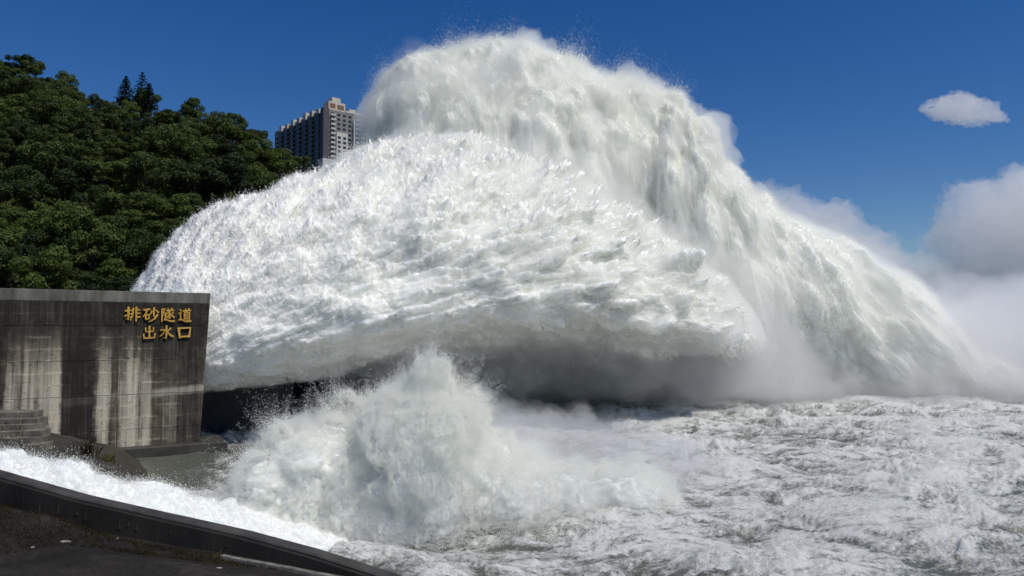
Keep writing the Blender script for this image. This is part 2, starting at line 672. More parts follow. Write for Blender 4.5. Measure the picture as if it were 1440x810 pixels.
def bevel(o, w=0.03, seg=2):
    m = o.modifiers.new('bevel', 'BEVEL')
    m.width = w
    m.segments = seg
    m.limit_method = 'ANGLE'
    return o


# ------------------------------------------------------------------ outlet side wall with its lettering
WALL_RZ = math.atan2(0.53, 0.85)
wx, wy, wz = (float(v) for v in at(281, 617, 80.0))
wall = empty('outlet_wall', (wx, wy, 0.0), WALL_RZ)
tag(wall, 'tall streaked concrete outlet wall carrying gold lettering', 'wall', kind='thing')
WTOP = float(at(292, 412, 80.0)[2])
WBASE = 0.55


def wall_end(z):
    return (z - 1.2) * 0.048


LIFT = (WTOP - 1.15 - WBASE) / 13
k = N('stained_concrete')
co = k.coord('Object')
sep = k.n('SeparateXYZ')
k.set(sep.inputs[0], co)
u, zc = sep.outputs[0], sep.outputs[2]
streak = k.noise(k.mapping(co, (1.15, 1, 0.045)), 1.0, 7, 0.62, 0.15)
streak2 = k.noise(k.mapping(co, (4.2, 1, 0.10)), 1.0, 6, 0.65, 0.1)
blot = k.noise(k.mapping(co, (0.8, 1, 0.8)), 1.0, 9, 0.68, 0.3)
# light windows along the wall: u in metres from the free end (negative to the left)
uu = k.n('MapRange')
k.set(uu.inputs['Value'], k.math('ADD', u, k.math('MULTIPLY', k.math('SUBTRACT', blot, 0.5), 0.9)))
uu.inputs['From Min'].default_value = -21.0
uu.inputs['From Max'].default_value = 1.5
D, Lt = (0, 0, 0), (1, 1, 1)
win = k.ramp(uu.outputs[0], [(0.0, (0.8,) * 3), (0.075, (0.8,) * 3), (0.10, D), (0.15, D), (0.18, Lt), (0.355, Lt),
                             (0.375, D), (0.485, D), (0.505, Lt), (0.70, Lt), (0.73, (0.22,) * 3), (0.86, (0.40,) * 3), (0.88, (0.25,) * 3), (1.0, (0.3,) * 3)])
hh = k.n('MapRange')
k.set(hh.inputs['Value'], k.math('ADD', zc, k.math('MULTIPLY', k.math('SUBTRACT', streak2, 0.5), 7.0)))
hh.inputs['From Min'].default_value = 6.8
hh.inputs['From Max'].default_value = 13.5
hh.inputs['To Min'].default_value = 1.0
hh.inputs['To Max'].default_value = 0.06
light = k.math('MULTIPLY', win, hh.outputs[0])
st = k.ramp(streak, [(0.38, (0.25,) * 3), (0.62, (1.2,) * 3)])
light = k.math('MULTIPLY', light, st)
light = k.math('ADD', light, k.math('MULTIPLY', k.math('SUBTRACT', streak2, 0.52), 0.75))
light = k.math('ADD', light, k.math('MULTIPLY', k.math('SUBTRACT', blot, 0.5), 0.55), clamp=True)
# lime that has bled from the pour joints, and rough eroded patches
zf = k.math('FRACT', k.math('DIVIDE', k.math('SUBTRACT', k.math('ADD', zc, k.math('MULTIPLY', k.math('SUBTRACT', blot, 0.5), 0.35)), WBASE), LIFT))
jl = k.ramp(zf, [(0.0, (1, 1, 1)), (0.10, (0.2,) * 3), (0.2, (0, 0, 0)), (0.86, (0, 0, 0)), (1.0, (0.9,) * 3)])
bro = k.noise(k.mapping(co, (0.5, 1, 2.4)), 1.0, 6, 0.7, 0.4)
jl = k.math('MULTIPLY', jl, k.ramp(bro, [(0.45, (0, 0, 0)), (0.62, (1, 1, 1))]))
light = k.math('ADD', light, k.math('MULTIPLY', jl, k.math('ADD', k.math('MULTIPLY', light, 0.9), 0.12)), clamp=True)
hole = k.ramp(k.noise(k.mapping(co, (1.6, 1, 3.0)), 1.0, 5, 0.75, 0.6), [(0.60, (1, 1, 1)), (0.68, (0.25,) * 3)])
light = k.math('MULTIPLY', light, hole)
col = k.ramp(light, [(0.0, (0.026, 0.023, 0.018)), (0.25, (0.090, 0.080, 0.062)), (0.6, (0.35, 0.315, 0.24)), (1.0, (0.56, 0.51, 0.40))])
# pale lime band along one pour line
bd = k.math('ABSOLUTE', k.math('SUBTRACT', k.math('ADD', zc, k.math('MULTIPLY', u, -0.075)), 6.75))
bd = k.math('ADD', bd, k.math('MULTIPLY', k.math('SUBTRACT', blot, 0.5), 0.8))
band = k.ramp(bd, [(0.22, (1, 1, 1)), (0.55, (0, 0, 0))])
band = k.math('MULTIPLY', band, k.ramp(streak2, [(0.3, (0.35,) * 3), (0.6, (1,) * 3)]))
band = k.math('MULTIPLY', band, k.ramp(uu.outputs[0], [(0.66, (0.15,) * 3), (0.76, (1,) * 3)]))
col = k.mix(band, col, (0.36, 0.34, 0.27))
gr = k.noise(co, 6.0, 8, 0.7)
col = k.mix(0.5, col, k.ramp(gr, [(0.3, (0.55,) * 3), (0.7, (1.25,) * 3)]), 'MULTIPLY')
M_WALL = k.done(k.principled(col, 0.9, 0.2, k.bump(k.math('ADD', gr, blot), 0.5, 0.06)))

for i in range(13):
    z0, z1 = WBASE + i * LIFT, WBASE + (i + 1) * LIFT - 0.014
    off = [0, 0.02, -0.015, 0.01, 0.025, -0.01][i % 6]
    x0, x1 = wall_end(z0), wall_end(z1)
    v = [(-42, off, z0), (x0, off, z0), (-42, 2.2, z0), (x0, 2.2, z0), (-42, off, z1), (x1, off, z1), (-42, 2.2, z1), (x1, 2.2, z1)]
    f = [(0, 2, 3, 1), (4, 5, 7, 6), (0, 1, 5, 4), (2, 6, 7, 3), (0, 4, 6, 2), (1, 3, 7, 5)]
    o = link('concrete_lift', boxes_mesh('concrete_lift', [(v, f)]), M_WALL, wall)
    bevel(o, 0.012, 1)
core = link('wall_core', boxes_mesh('wall_core', [(-41.9, -0.12, 0.05, 2.1, 0.0, WTOP - 0.2)]), M_WALL, wall)
M_COPE = plain('coping_concrete', (0.13, 0.125, 0.105), 0.9, 0.2, 0.9, 0.6, 0.4, 0.05, (1, 1, 0.25))
z0, z1 = WTOP - 1.15, WTOP
v = [(-42, -0.03, z0), (wall_end(z0), -0.03, z0), (-42, 2.23, z0), (wall_end(z0), 2.23, z0),
     (-42, -0.03, z1), (wall_end(z1), -0.03, z1), (-42, 2.23, z1), (wall_end(z1), 2.23, z1)]
bevel(link('coping', boxes_mesh('coping', [(v, f)]), M_COPE, wall), 0.06, 2)

# lettering, each sign a raised metal part
k = N('gold_paint')
n1 = k.noise(k.coord('Object'), 3.0, 6, 0.6)
M_GOLD = k.done(k.principled(k.ramp(n1, [(0.3, (0.50, 0.27, 0.045)), (0.7, (0.72, 0.43, 0.09))]), 0.42, 0.5, None, Metallic=0.25))
M_GSIDE = plain('letter_side', (0.10, 0.045, 0.015), 0.6, 0.3)


def stroke(pts, w0, w1):
    """A brush stroke as a closed outline: pts in character units, width going from w0 to w1."""
    p = np.array(pts, float)
    if len(p) == 2:
        p = np.array([p[0], (p[0] + p[1]) / 2, p[1]])
    t = np.gradient(p, axis=0)
    t /= np.linalg.norm(t, axis=1)[:, None]
    nrm_ = np.stack([-t[:, 1], t[:, 0]], 1)
    w = np.interp(np.linspace(0, 1, len(p)), [0, 0.18, 0.6, 1], [w0, 1.12 * w0, 0.9 * (w0 + w1) / 2, w1]) / 2
    a = p + nrm_ * w[:, None]
    b = p - nrm_ * w[:, None]
    head = p[0] - t[0] * w0 * 0.35
    tail = p[-1] + t[-1] * w1 * 0.45
    return np.vstack([head[None], a, tail[None], b[::-1]])


W = 13.0
# each character on a 100 x 100 square, y up
CHARS = {
    0: [([(4, 72), (36, 77)], W, 10), ([(24, 98), (25, 50), (24, 8), (10, 16)], 15, 5), ([(3, 36), (38, 50)], 13, 7),
        ([(55, 92), (53, 50), (38, 4)], W, 6), ([(74, 98), (75, 50), (75, 0)], 15, 11),
        ([(42, 74), (56, 77)], 11, 9), ([(40, 52), (55, 55)], 11, 9), ([(37, 27), (53, 33)], 12, 8),
        ([(76, 78), (98, 81)], 11, 9), ([(76, 54), (99, 57)], 11, 9), ([(76, 28), (100, 30)], 12, 10)],
    1: [([(4, 82), (42, 88)], 13, 11), ([(26, 84), (16, 56), (2, 36)], 12, 5), ([(16, 48), (18, 16)], 12, 9),
        ([(17, 47), (38, 51), (36, 22)], 12, 10), ([(18, 20), (37, 24)], 10, 9),
        ([(68, 98), (67, 60), (67, 40)], 14, 10), ([(55, 76), (48, 58), (40, 48)], 11, 4), ([(80, 82), (94, 66)], 9, 14),
        ([(90, 52), (74, 26), (52, 8), (34, 2)], 14, 4)],
    2: [([(8, 90), (30, 93), (20, 70), (30, 52), (16, 44)], 12, 6), ([(10, 90), (10, 4)], 13, 11),
        ([(50, 98), (56, 86)], 8, 12), ([(80, 99), (72, 86)], 12, 6), ([(42, 80), (92, 84)], 11, 10),
        ([(68, 82), (52, 64), (38, 56)], 11, 4), ([(60, 70), (72, 48), (66, 22), (56, 26)], 12, 5),
        ([(64, 56), (50, 44), (40, 40)], 10, 4), ([(66, 44), (50, 30), (38, 26)], 10, 4),
        ([(90, 70), (74, 56)], 11, 5), ([(74, 54), (96, 32)], 8, 14),
        ([(36, 66), (34, 30), (28, 18)], 11, 8), ([(24, 14), (40, 16), (66, 6), (99, 6)], 8, 15)],
    3: [([(12, 92), (20, 80)], 8, 13), ([(4, 62), (24, 66), (14, 46), (22, 30), (10, 16)], 12, 8),
        ([(4, 12), (24, 18), (56, 4), (99, 6)], 8, 16), ([(54, 98), (58, 88)], 8, 12), ([(84, 99), (76, 86)], 12, 6),
        ([(36, 80), (98, 85)], 12, 11), ([(66, 82), (60, 68)], 11, 7), ([(48, 68), (48, 20)], 12, 11),
        ([(48, 67), (88, 69), (87, 20)], 12, 11), ([(50, 52), (86, 53)], 9, 9), ([(50, 37), (86, 38)], 9, 9), ([(48, 22), (87, 23)], 11, 11)],
    4: [([(50, 98), (50, 8)], 15, 14), ([(22, 84), (22, 56), (50, 56)], 13, 10), ([(50, 56), (80, 60), (80, 86)], 11, 12),
        ([(8, 38), (10, 6), (50, 8)], 13, 12), ([(50, 8), (90, 12), (92, 42)], 12, 13)],
    5: [([(50, 99), (51, 40), (48, 4), (34, 12)], 15, 5), ([(8, 66), (40, 70), (26, 40), (4, 20)], 12, 5),
        ([(82, 82), (68, 68), (56, 60)], 13, 5), ([(55, 62), (74, 34), (98, 20)], 9, 17)],
    6: [([(12, 86), (22, 12)], 16, 13), ([(12, 84), (88, 88), (80, 18)], 14, 14), ([(22, 20), (80, 24)], 13, 13)],
}
CHAR_NAMES = {0: 'gold first character of the top row', 1: 'gold second character of the top row', 2: 'gold third character of the top row',
              3: 'gold last character of the top row', 4: 'gold first character of the lower row', 5: 'gold middle character of the lower row',
              6: 'gold square last character of the lower row'}


def char_mesh(ci, size, thick):
    V, F, MI = [], [], []
    for si, (pts, w0, w1) in enumerate(CHARS[ci]):
        o2 = stroke(pts, w0 * 0.98, w1 * 0.98) / 100.0 * size
        n = len(o2)
        base = len(V)
        fr = -thick - 0.004 * si
        V += [(a, fr, b) for a, b in o2] + [(a, 0.03, b) for a, b in o2]
        F.append(tuple(range(base + n - 1, base - 1, -1)))
        MI.append(0)
        for i in range(n):
            j = (i + 1) % n
            F.append((base + i, base + j, base + n + j, base + n + i))
            MI.append(1)
    me = bpy.data.meshes.new('character')
    me.from_pydata(V, [], F)
    me.materials.append(M_GOLD)
    me.materials.append(M_GSIDE)
    me.polygons.foreach_set('material_index', np.array(MI, np.int32))
    return me


def wall_uz(px, py):
    """Wall coordinates (along, height) under photo pixel (px, py)."""
    d = np.array(at(px, py, 1.0)) - np.array([0, 0, CAM_Z])
    cu, su = math.cos(WALL_RZ), math.sin(WALL_RZ)
    nx_, ny_ = su, -cu
    t = (wx * nx_ + wy * ny_) / (d[0] * nx_ + d[1] * ny_)
    p = d * t
    return (p[0] - wx) * cu + (p[1] - wy) * su, CAM_Z + p[2]


# photo boxes of the characters: left, top, right, bottom
CB = [(175, 431, 197.5, 452.5), (201, 431.5, 223, 453), (226.5, 432.5, 246, 453), (250.5, 433, 269, 453),
      (201, 457.5, 218.5, 476.5), (224.5, 457, 244, 476.5), (249, 460, 268, 476)]
for ci, (a, b, c_, d_) in enumerate(CB):
    u0, z1 = wall_uz(a, b)
    u1, z0 = wall_uz(c_, d_)
    me = char_mesh(ci, 1.0, 0.22)
    co_ = np.array([v.co for v in me.vertices])
    mn, mxx = co_.min(0), co_.max(0)
    co_[:, 0] = u0 + (co_[:, 0] - mn[0]) / (mxx[0] - mn[0]) * (u1 - u0)
    co_[:, 2] = z0 + (co_[:, 2] - mn[2]) / (mxx[2] - mn[2]) * (z1 - z0)
    me.vertices.foreach_set('co', co_.astype(np.float32).ravel())
    o = link('character', me, None, wall)
    o['label'] = CHAR_NAMES[ci]

# footing ledge in front of and beyond the wall end
M_LEDGE = plain('wet_concrete', (0.050, 0.047, 0.038), 0.55, 0.4, 0.6, 0.5, 0.4, 0.05)
led = link('footing_ledge', boxes_mesh('footing_ledge', [(-30.0, 2.6, -1.4, 4.2, -1.5, 1.12)]), M_LEDGE)
led.location = (wx, wy, 0)
led.rotation_euler = (0, 0, WALL_RZ)
bevel(led, 0.1, 2)
tag(led, 'low wet concrete ledge along the foot of the lettered wall', 'ledge', kind='thing')

# second side wall; the deep shade under the jet is put into its colour
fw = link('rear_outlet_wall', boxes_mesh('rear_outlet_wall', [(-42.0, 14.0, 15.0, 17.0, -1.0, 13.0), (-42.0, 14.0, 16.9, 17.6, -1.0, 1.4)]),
          plain('shade_dark_concrete', (0.028, 0.030, 0.032), 0.6, 0.4, 0.4, 0.5))
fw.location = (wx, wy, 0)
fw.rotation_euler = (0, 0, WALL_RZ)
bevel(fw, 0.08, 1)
tag(fw, 'concrete wall underneath the jet, its dark colour standing in for deep shade', 'wall', kind='thing')
# ------------------------------------------------------------------ left bank between wall and chute
M_BANK = plain('bank_concrete', (0.045, 0.041, 0.030), 0.85, 0.25, 0.5, 0.5, 0.5, 0.06)


def sheet(name, rows, mat, kind=None, noise=0.0, sub=1):
    """A surface through rows of photo points (px, py, depth)."""
    rows = [np.array([np.array(at(*p)) for p in r]) for r in rows]
    G_ = np.array(rows)
    if sub > 1:
        for ax in (0, 1):
            n0 = G_.shape[ax]
            tt = np.linspace(0, n0 - 1, (n0 - 1) * sub + 1)
            i0 = np.minimum(tt.astype(int), n0 - 2)
            f_ = tt - i0
            if ax == 0:
                G_ = G_[i0] * (1 - f_)[:, None, None] + G_[i0 + 1] * f_[:, None, None]
            else:
                G_ = G_[:, i0] * (1 - f_)[None, :, None] + G_[:, i0 + 1] * f_[None, :, None]
        G_[..., 2] += noise * fbm(G_.reshape(-1, 3) * 0.7, 5, 0.6).reshape(G_.shape[:2])
    a_, b_ = G_.shape[:2]
    ix = np.arange(a_ * b_).reshape(a_, b_)
    qd = np.stack([ix[:-1, :-1], ix[1:, :-1], ix[1:, 1:], ix[:-1, 1:]], -1).reshape(-1, 4)
    o = link(name, quads_mesh(name, G_.reshape(-1, 3), qd, smooth=sub > 1), mat)
    if kind:
        o['kind'] = kind
    return o, G_


bank, _ = sheet('bank', [[(-150, 575, 62), (-60, 585, 64), (0, 592, 66), (50, 604, 68), (90, 612, 70), (130, 620, 71), (165, 629, 73), (230, 668, 74)],
                         [(-150, 590, 52), (-60, 604, 52), (0, 615, 53), (50, 625, 54), (90, 635, 55), (130, 645, 57), (170, 655, 60), (225, 702, 60)],
                         [(-150, 612, 46), (-60, 626, 46), (0, 637, 46), (50, 646, 46.5), (90, 653, 47), (130, 663, 48), (195, 677, 51), (245, 745, 52)],
                         [(-150, 712, 42), (-60, 726, 42), (0, 737, 42), (50, 746, 42), (90, 755, 42.5), (130, 770, 43), (180, 800, 45), (220, 830, 46)]],
                M_BANK, 'structure', 0.3, 14)
bank['label'] = 'dark sloping concrete bank below the lettered wall'

# stone steps at the left edge
M_STONE = plain('rough_stone', (0.16, 0.145, 0.115), 0.9, 0.2, 1.2, 0.55, 0.7, 0.08)
sx, sy, sz = (float(v) for v in at(0, 634, 52))
steps = empty('stone_steps', (sx, sy, sz - 0.4), R(8))
tag(steps, 'rough stone steps beside the lettered wall at the left edge', 'steps', kind='thing')
for i in range(7):
    w_ = 2.6 - 0.28 * i
    xs = -3.0
    nb = 4
    edges = np.linspace(xs, w_ + 0.25 * (i % 2), nb + 1)
    for b_ in range(nb):
        jx = rng.uniform(-0.03, 0.03, 4)
        o = link('step_block', boxes_mesh('step_block', [(edges[b_] + 0.02, edges[b_ + 1] - 0.02, 0.42 * i + jx[0], 0.42 * i + 1.6, 0.40 * i - 0.3, 0.40 * i + 0.375 + jx[1])]), M_STONE, steps)
        bevel(o, 0.05, 2)

# ------------------------------------------------------------------ near ground: terrace, chute side wall, mound, kerb
L0 = [(-160, 618, 29.3), (-60, 645, 28.5), (0, 661, 28.0), (124, 696, 27.3), (240, 722, 26.8), (350, 746, 26.3), (450, 773, 25.7), (560, 808, 25.0), (700, 858, 24.2), (900, 935, 23.2)]
E0 = np.array([np.array(at(*p)) for p in L0])


def edge_at(X):
    return np.interp(X, E0[:, 0], E0[:, 1]), np.interp(X, E0[:, 0], E0[:, 2])


def ground_z(X, Y):
    z = 4.45 - 0.10 * X
    z = z + 0.05 * fbm(np.stack([X, Y, 0 * X], 1) * 0.5, 4, 0.55, off=4)
    # grassy mound with a hollow on the side of the camera
    ey, _ = edge_at(X)
    t = ey - Y
    m = sstep(-22.5, -19.5, X) * sstep(-12.2, -16.0, X)
    z = z + 0.75 * m * np.exp(-((t - 1.9) / 0.75) ** 2) - 0.4 * m * np.exp(-((t - 3.6) / 0.8) ** 2)
    m2 = sstep(-16.5, -14, X) * sstep(-6.5, -10.5, X)
    z = z + 0.28 * m2 * np.exp(-((t - 3.4) / 1.1) ** 2)
    return z


gx = np.linspace(-46, 14, 300)
gt = np.linspace(0.0, 1.0, 150)
ey, ez = edge_at(gx)
GX = np.repeat(gx[:, None], 150, 1)
GY = (ey - 0.55)[:, None] * (1 - gt)[None] + 6.0 * gt[None]
GZ = ground_z(GX.ravel(), GY.ravel()).reshape(GX.shape)
GZ = np.minimum(GZ, 9)
ix = np.arange(300 * 150).reshape(300, 150)
qd = np.stack([ix[:-1, :-1], ix[:-1, 1:], ix[1:, 1:], ix[1:, :-1]], -1).reshape(-1, 4)
k = N('asphalt')
co = k.coord('Object')
big = k.noise(k.mapping(co, (0.35, 1.0, 1)), 0.7, 7, 0.65, 0.6)
grit = k.noise(co, 14, 6, 0.75)
acol = k.ramp(big, [(0.30, (0.012, 0.011, 0.010)), (0.55, (0.026, 0.023, 0.020)), (0.75, (0.046, 0.040, 0.033))])
crk = k.n('TexVoronoi', feature='DISTANCE_TO_EDGE')
k.set(crk.inputs['Vector'], k.mapping(k.mix(0.25, co, k.noise(co, 0.9, 5, 0.6, 0.0, 'Color')), (0.45, 0.6, 1)))
acol = k.mix(k.ramp(crk.outputs['Distance'], [(0.0, (0.75,) * 3), (0.012, (0, 0, 0))]), acol, (0.008, 0.007, 0.006))
acol = k.mix(k.ramp(k.noise(co, 0.35, 6, 0.7, 0.5), [(0.55, (0, 0, 0)), (0.66, (0.55,) * 3)]), acol, (0.065, 0.058, 0.047))
acol = k.mix(0.7, acol, k.ramp(grit, [(0.35, (0.55,) * 3), (0.5, (1,) * 3), (0.68, (1.9,) * 3)]), 'MULTIPLY')
M_ASPH = k.done(k.principled(acol, 0.92, 0.12, k.bump(grit, 0.8, 0.05)))
terr = link('terrace', quads_mesh('terrace', np.stack([GX, GY, GZ], -1).reshape(-1, 3), qd), M_ASPH)
tag(terr, 'dark worn asphalt terrace in the foreground', 'terrace', kind='structure')

def on_ground(px_, py_):
    Y_ = 22.0
    for _ in range(20):
        p = at(px_, py_, Y_)
        Y_ += (float(p[2]) - float(ground_z(np.array([float(p[0])]), np.array([Y_]))[0])) * 2.2
    return Y_


# side wall of the near chute
M_CHUTE = plain('dark_chute_concrete', (0.026, 0.024, 0.021), 0.85, 0.15, 0.8, 0.5, 0.5, 0.04, (1, 1, 0.3))
M_CAPC = plain('wall_cap_concrete', (0.050, 0.047, 0.042), 0.75, 0.25, 0.9, 0.5, 0.5, 0.04)
ts = np.linspace(0, 1, 90)
tt = np.linspace(0, 1, len(E0))
EX = np.stack([np.interp(ts, tt, E0[:, c]) for c in range(3)], 1)
tang = np.gradient(EX[:, :2], axis=0)
tang /= np.linalg.norm(tang, axis=1)[:, None]
nrm2 = np.stack([tang[:, 1], -tang[:, 0]], 1)            # towards the camera


def wall_strip(name, prof, mat, parent=None, jit=0.0):
    """Sweep a closed profile (out towards the camera, up) along the wall edge."""
    pr = np.array(prof, float)
    Gp = np.empty((len(EX), len(pr), 3))
    Gp[..., 0] = EX[:, None, 0] + nrm2[:, None, 0] * pr[None, :, 0]
    Gp[..., 1] = EX[:, None, 1] + nrm2[:, None, 1] * pr[None, :, 0]
    Gp[..., 2] = EX[:, None, 2] + pr[None, :, 1]
    if jit:
        Gp[..., 2] += jit * fbm(Gp.reshape(-1, 3) * 1.7, 3).reshape(Gp.shape[:2])
    o = link(name, tube_mesh(name, Gp, smooth=False), mat)
    if parent is not None:
        o.parent = parent
        o.matrix_parent_inverse = Matrix.Translation(-Vector(parent.location))
    return o


cw = empty('chute_wall', tuple(float(v) for v in (EX[40, 0], EX[40, 1], EX[40, 2] - 1.2)))
tag(cw, 'dark concrete side wall of the chute running down across the foreground', 'wall', kind='thing')
wall_strip('wall_body', [(0.0, -0.12), (0.62, -0.12), (0.80, -1.8), (0.80, -3.5), (-0.05, -5.0)], M_CHUTE, cw)
wall_strip('wall_cap', [(-0.04, 0.0), (0.42, 0.0), (0.47, -0.05), (0.47, -0.118), (-0.04, -0.118)], M_CAPC, cw, 0.012)
# little lime drips below the cap of the wall
k = N('lime_drip')
M_DRIP = k.done(k.principled(k.ramp(k.noise(k.coord('Object'), 6, 5), [(0.3, (0.026, 0.023, 0.020)), (0.7, (0.055, 0.050, 0.043))]), 0.9, 0.1))
for px_, py_, hgt in ((66, 694, .5), (86, 696, .35), (117, 704, .2), (133, 708, .3), (186, 721, .35), (201, 724, .2), (211, 726, .25), (265, 740, .1), (338, 755, .12)):
    X_ = float(at(px_, py_, 27.0)[0])
    ii = int(np.argmin(np.abs(EX[:, 0] - X_)))
    e_ = EX[ii]
    # a tapering crust lying on the sloping wall face
    n0 = nrm2[ii]
    V = []
    top, bot_ = -0.35, -0.35 - hgt
    for (ss_, zz_, wd) in ((0, top, .012), (0.5, (top + bot_) / 2, .016), (1, bot_ + .05, .05 + 0.04 * ((px_ * 7) % 5) / 5), (1.05, bot_, .03)):
        o_ = 0.62 + (0.80 - 0.62) * (-zz_ - 0.12) / 1.68 + 0.02
        for sg in (-1, 1):
            V.append((e_[0] + n0[0] * o_ + tang[ii, 0] * wd * sg, e_[1] + n0[1] * o_ + tang[ii, 1] * wd * sg, e_[2] + zz_))
        for sg in (1, -1):
            o2_ = o_ - 0.06
            V.append((e_[0] + n0[0] * o2_ + tang[ii, 0] * wd * sg, e_[1] + n0[1] * o2_ + tang[ii, 1] * wd * sg, e_[2] + zz_))
    F = []
    for a_ in range(3):
        for b_ in range(4):
            F.append((a_ * 4 + b_, a_ * 4 + (b_ + 1) % 4, a_ * 4 + 4 + (b_ + 1) % 4, a_ * 4 + 4 + b_))
    F += [(3, 2, 1, 0), (12, 13, 14, 15)]
    me = bpy.data.meshes.new('lime_drip')
    me.from_pydata(V, [], F)
    o = child('lime_drip', me, M_DRIP, cw)

# pale kerb strip at the lower right of the terrace
kp = [np.array(at(a_, b_, on_ground(a_, b_))) for a_, b_ in ((332, 770), (375, 781), (420, 792), (470, 806), (540, 826))]
kp = np.array([[p[0], min(p[1], float(edge_at(p[0])[0]) - 1.15), 0] for p in kp])
kp[:, 2] = ground_z(kp[:, 0], kp[:, 1])
tk = np.linspace(0, 1, 40)
KP = np.stack([np.interp(tk, np.linspace(0, 1, 5), kp[:, c]) for c in range(3)], 1)
KP[:, 2] = ground_z(KP[:, 0], KP[:, 1])
t2 = np.gradient(KP[:, :2], axis=0)
t2 /= np.linalg.norm(t2, axis=1)[:, None]
n2 = np.stack([t2[:, 1], -t2[:, 0]], 1)
pr = np.array([(-0.12, -0.2), (-0.11, 0.10), (0.11, 0.11), (0.13, -0.2)])
Gk = np.empty((40, 4, 3))
Gk[..., :2] = KP[:, None, :2] + n2[:, None, :] * pr[None, :, :1]
Gk[..., 2] = KP[:, None, 2] + pr[None, :, 1] + 0.02 * fbm(KP * 1.3, 3)[:, None]
kerb = link('kerb', tube_mesh('kerb', Gk, False), plain('kerb_concrete', (0.17, 0.16, 0.14), 0.9, 0.2, 3.0, 0.6, 0.6, 0.03))
tag(kerb, 'pale narrow concrete kerb at the edge of the dark terrace', 'kerb', kind='thing')

# dry grass on the mound
k = N('dry_grass')
oi = k.noise(k.coord('Object'), 1.3, 4)
gcol = k.ramp(oi, [(0.3, (0.020, 0.016, 0.009)), (0.6, (0.040, 0.031, 0.016)), (0.8, (0.036, 0.036, 0.015))])
M_DRY = k.done(k.principled(gcol, 0.9, 0.1))


def blades(name, base, h, w, mat, lean=0.4):
    n = len(base)
    a_ = rng.uniform(0, 2 * np.pi, n)
    ln = rng.normal(0, lean, (n, 2)) * h[:, None]
    d_ = np.stack([np.cos(a_), np.sin(a_), 0 * a_], 1) * (w / 2)[:, None]
    tip = base + np.stack([ln[:, 0], ln[:, 1], h], 1)
    mid_ = base + np.stack([ln[:, 0] * 0.35, ln[:, 1] * 0.35, h * 0.6], 1)
    V = np.stack([base - d_, base + d_, mid_ + d_ * 0.7, tip, mid_ - d_ * 0.7], 1).reshape(-1, 3)
    Q5 = np.arange(n * 5).reshape(n, 5)
    return quads_mesh(name, V, Q5, False)


n = 26000
X_ = rng.uniform(-23.5, -7, n)
ey_, _ = edge_at(X_)
tq = rng.uniform(0.7, 3.2, n)
keep = (fbm(np.stack([X_, tq, 0 * X_], 1) * 0.8, 3, off=2) > -0.25) & (tq < np.interp(X_, [-23.5, -17, -13, -7], [3.3, 3.3, 2.6, 1.2])) & (tq > np.interp(X_, [-23.5, -13, -7], [1.1, 1.0, 0.75]))
X_, tq = X_[keep], tq[keep]
Y_ = np.interp(X_, E0[:, 0], E0[:, 1]) - tq
B = np.stack([X_, Y_, ground_z(X_, Y_) - 0.02], 1)
dg = link('dry_grass', blades('dry_grass', B, rng.uniform(0.03, 0.13, len(B)), rng.uniform(0.012, 0.03, len(B)), M_DRY), M_DRY)
tag(dg, 'brown dry grass covering the mound behind the terrace', 'grass', kind='stuff')

# litter on the terrace
M_PALE = plain('pale_litter', (0.33, 0.31, 0.27), 0.8, 0.2)


def stone(name, px_, py_, sx_, sy_, sz_, label, mat=M_PALE, seed=0):
    Y_ = 22.0
    for _ in range(20):
        x_ = float(at(px_, py_, Y_)[0])
        z_ = float(ground_z(np.array([x_]), np.array([Y_]))[0])
        Y_ += (float(at(px_, py_, Y_)[2]) - z_) * 2.2
    g = np.random.default_rng(seed)
    th_ = np.linspace(0, 2 * np.pi, 9)[:-1]
    V = []
    for zz_, rr_ in ((-0.3, 0.9), (0.3, 1.0), (0.8, 0.65)):
        for a_ in th_:
            f_ = rr_ * g.uniform(0.75, 1.1)
            V.append((math.cos(a_) * sx_ * f_, math.sin(a_) * sy_ * f_, zz_ * sz_))
    F = [(r_ * 8 + i_, r_ * 8 + (i_ + 1) % 8, r_ * 8 + 8 + (i_ + 1) % 8, r_ * 8 + 8 + i_) for r_ in range(2) for i_ in range(8)]
    F += [tuple(range(16, 24)), tuple(range(7, -1, -1))]
    me = bpy.data.meshes.new(name)
    me.from_pydata(V, [], F)
    o = link(name, me, mat)
    o.location = (x_, Y_, z_)
    tag(o, label, 'stone' if name == 'stone' else 'litter')
    return o


stone('litter', 92, 762, 0.20, 0.06, 0.05, 'thin pale strip of litter lying on the dark terrace', seed=1)
stone('stone', 46, 770, 0.09, 0.06, 0.05, 'small pale stone on the terrace left of the litter strip', seed=2)
stone('stone', 177, 743, 0.07, 0.06, 0.08, 'small pale stone at the right end of the grass mound', seed=3)
stone('stone', 165, 758, 0.05, 0.05, 0.05, 'tiny pale pebble below the right end of the grass mound', seed=4)
stone('litter', 308, 799, 0.12, 0.04, 0.03, 'pale scrap near the bottom edge beside the kerb', seed=5)

# weeds
k = N('weed_leaf')
M_WEED = k.done(k.principled(k.ramp(k.noise(k.coord('Object'), 2.0, 3), [(0.3, (0.05, 0.055, 0.015)), (0.7, (0.11, 0.10, 0.03))]), 0.8, 0.2))


def tuft(px_, py_, Y_, n, hgt, spread, label, mat):
    p = np.array(at(px_, py_, Y_))
    b_ = np.stack([rng.normal(0, spread, n), rng.normal(0, spread, n), np.full(n, -0.05)], 1)
    me = blades('grass_tuft', b_, rng.uniform(0.4, 1.0, n) * hgt, np.full(n, hgt * 0.05 + 0.012), mat, 0.35)
    o = link('grass_tuft', me, mat)
    o.location = p
    tag(o, label, 'grass')


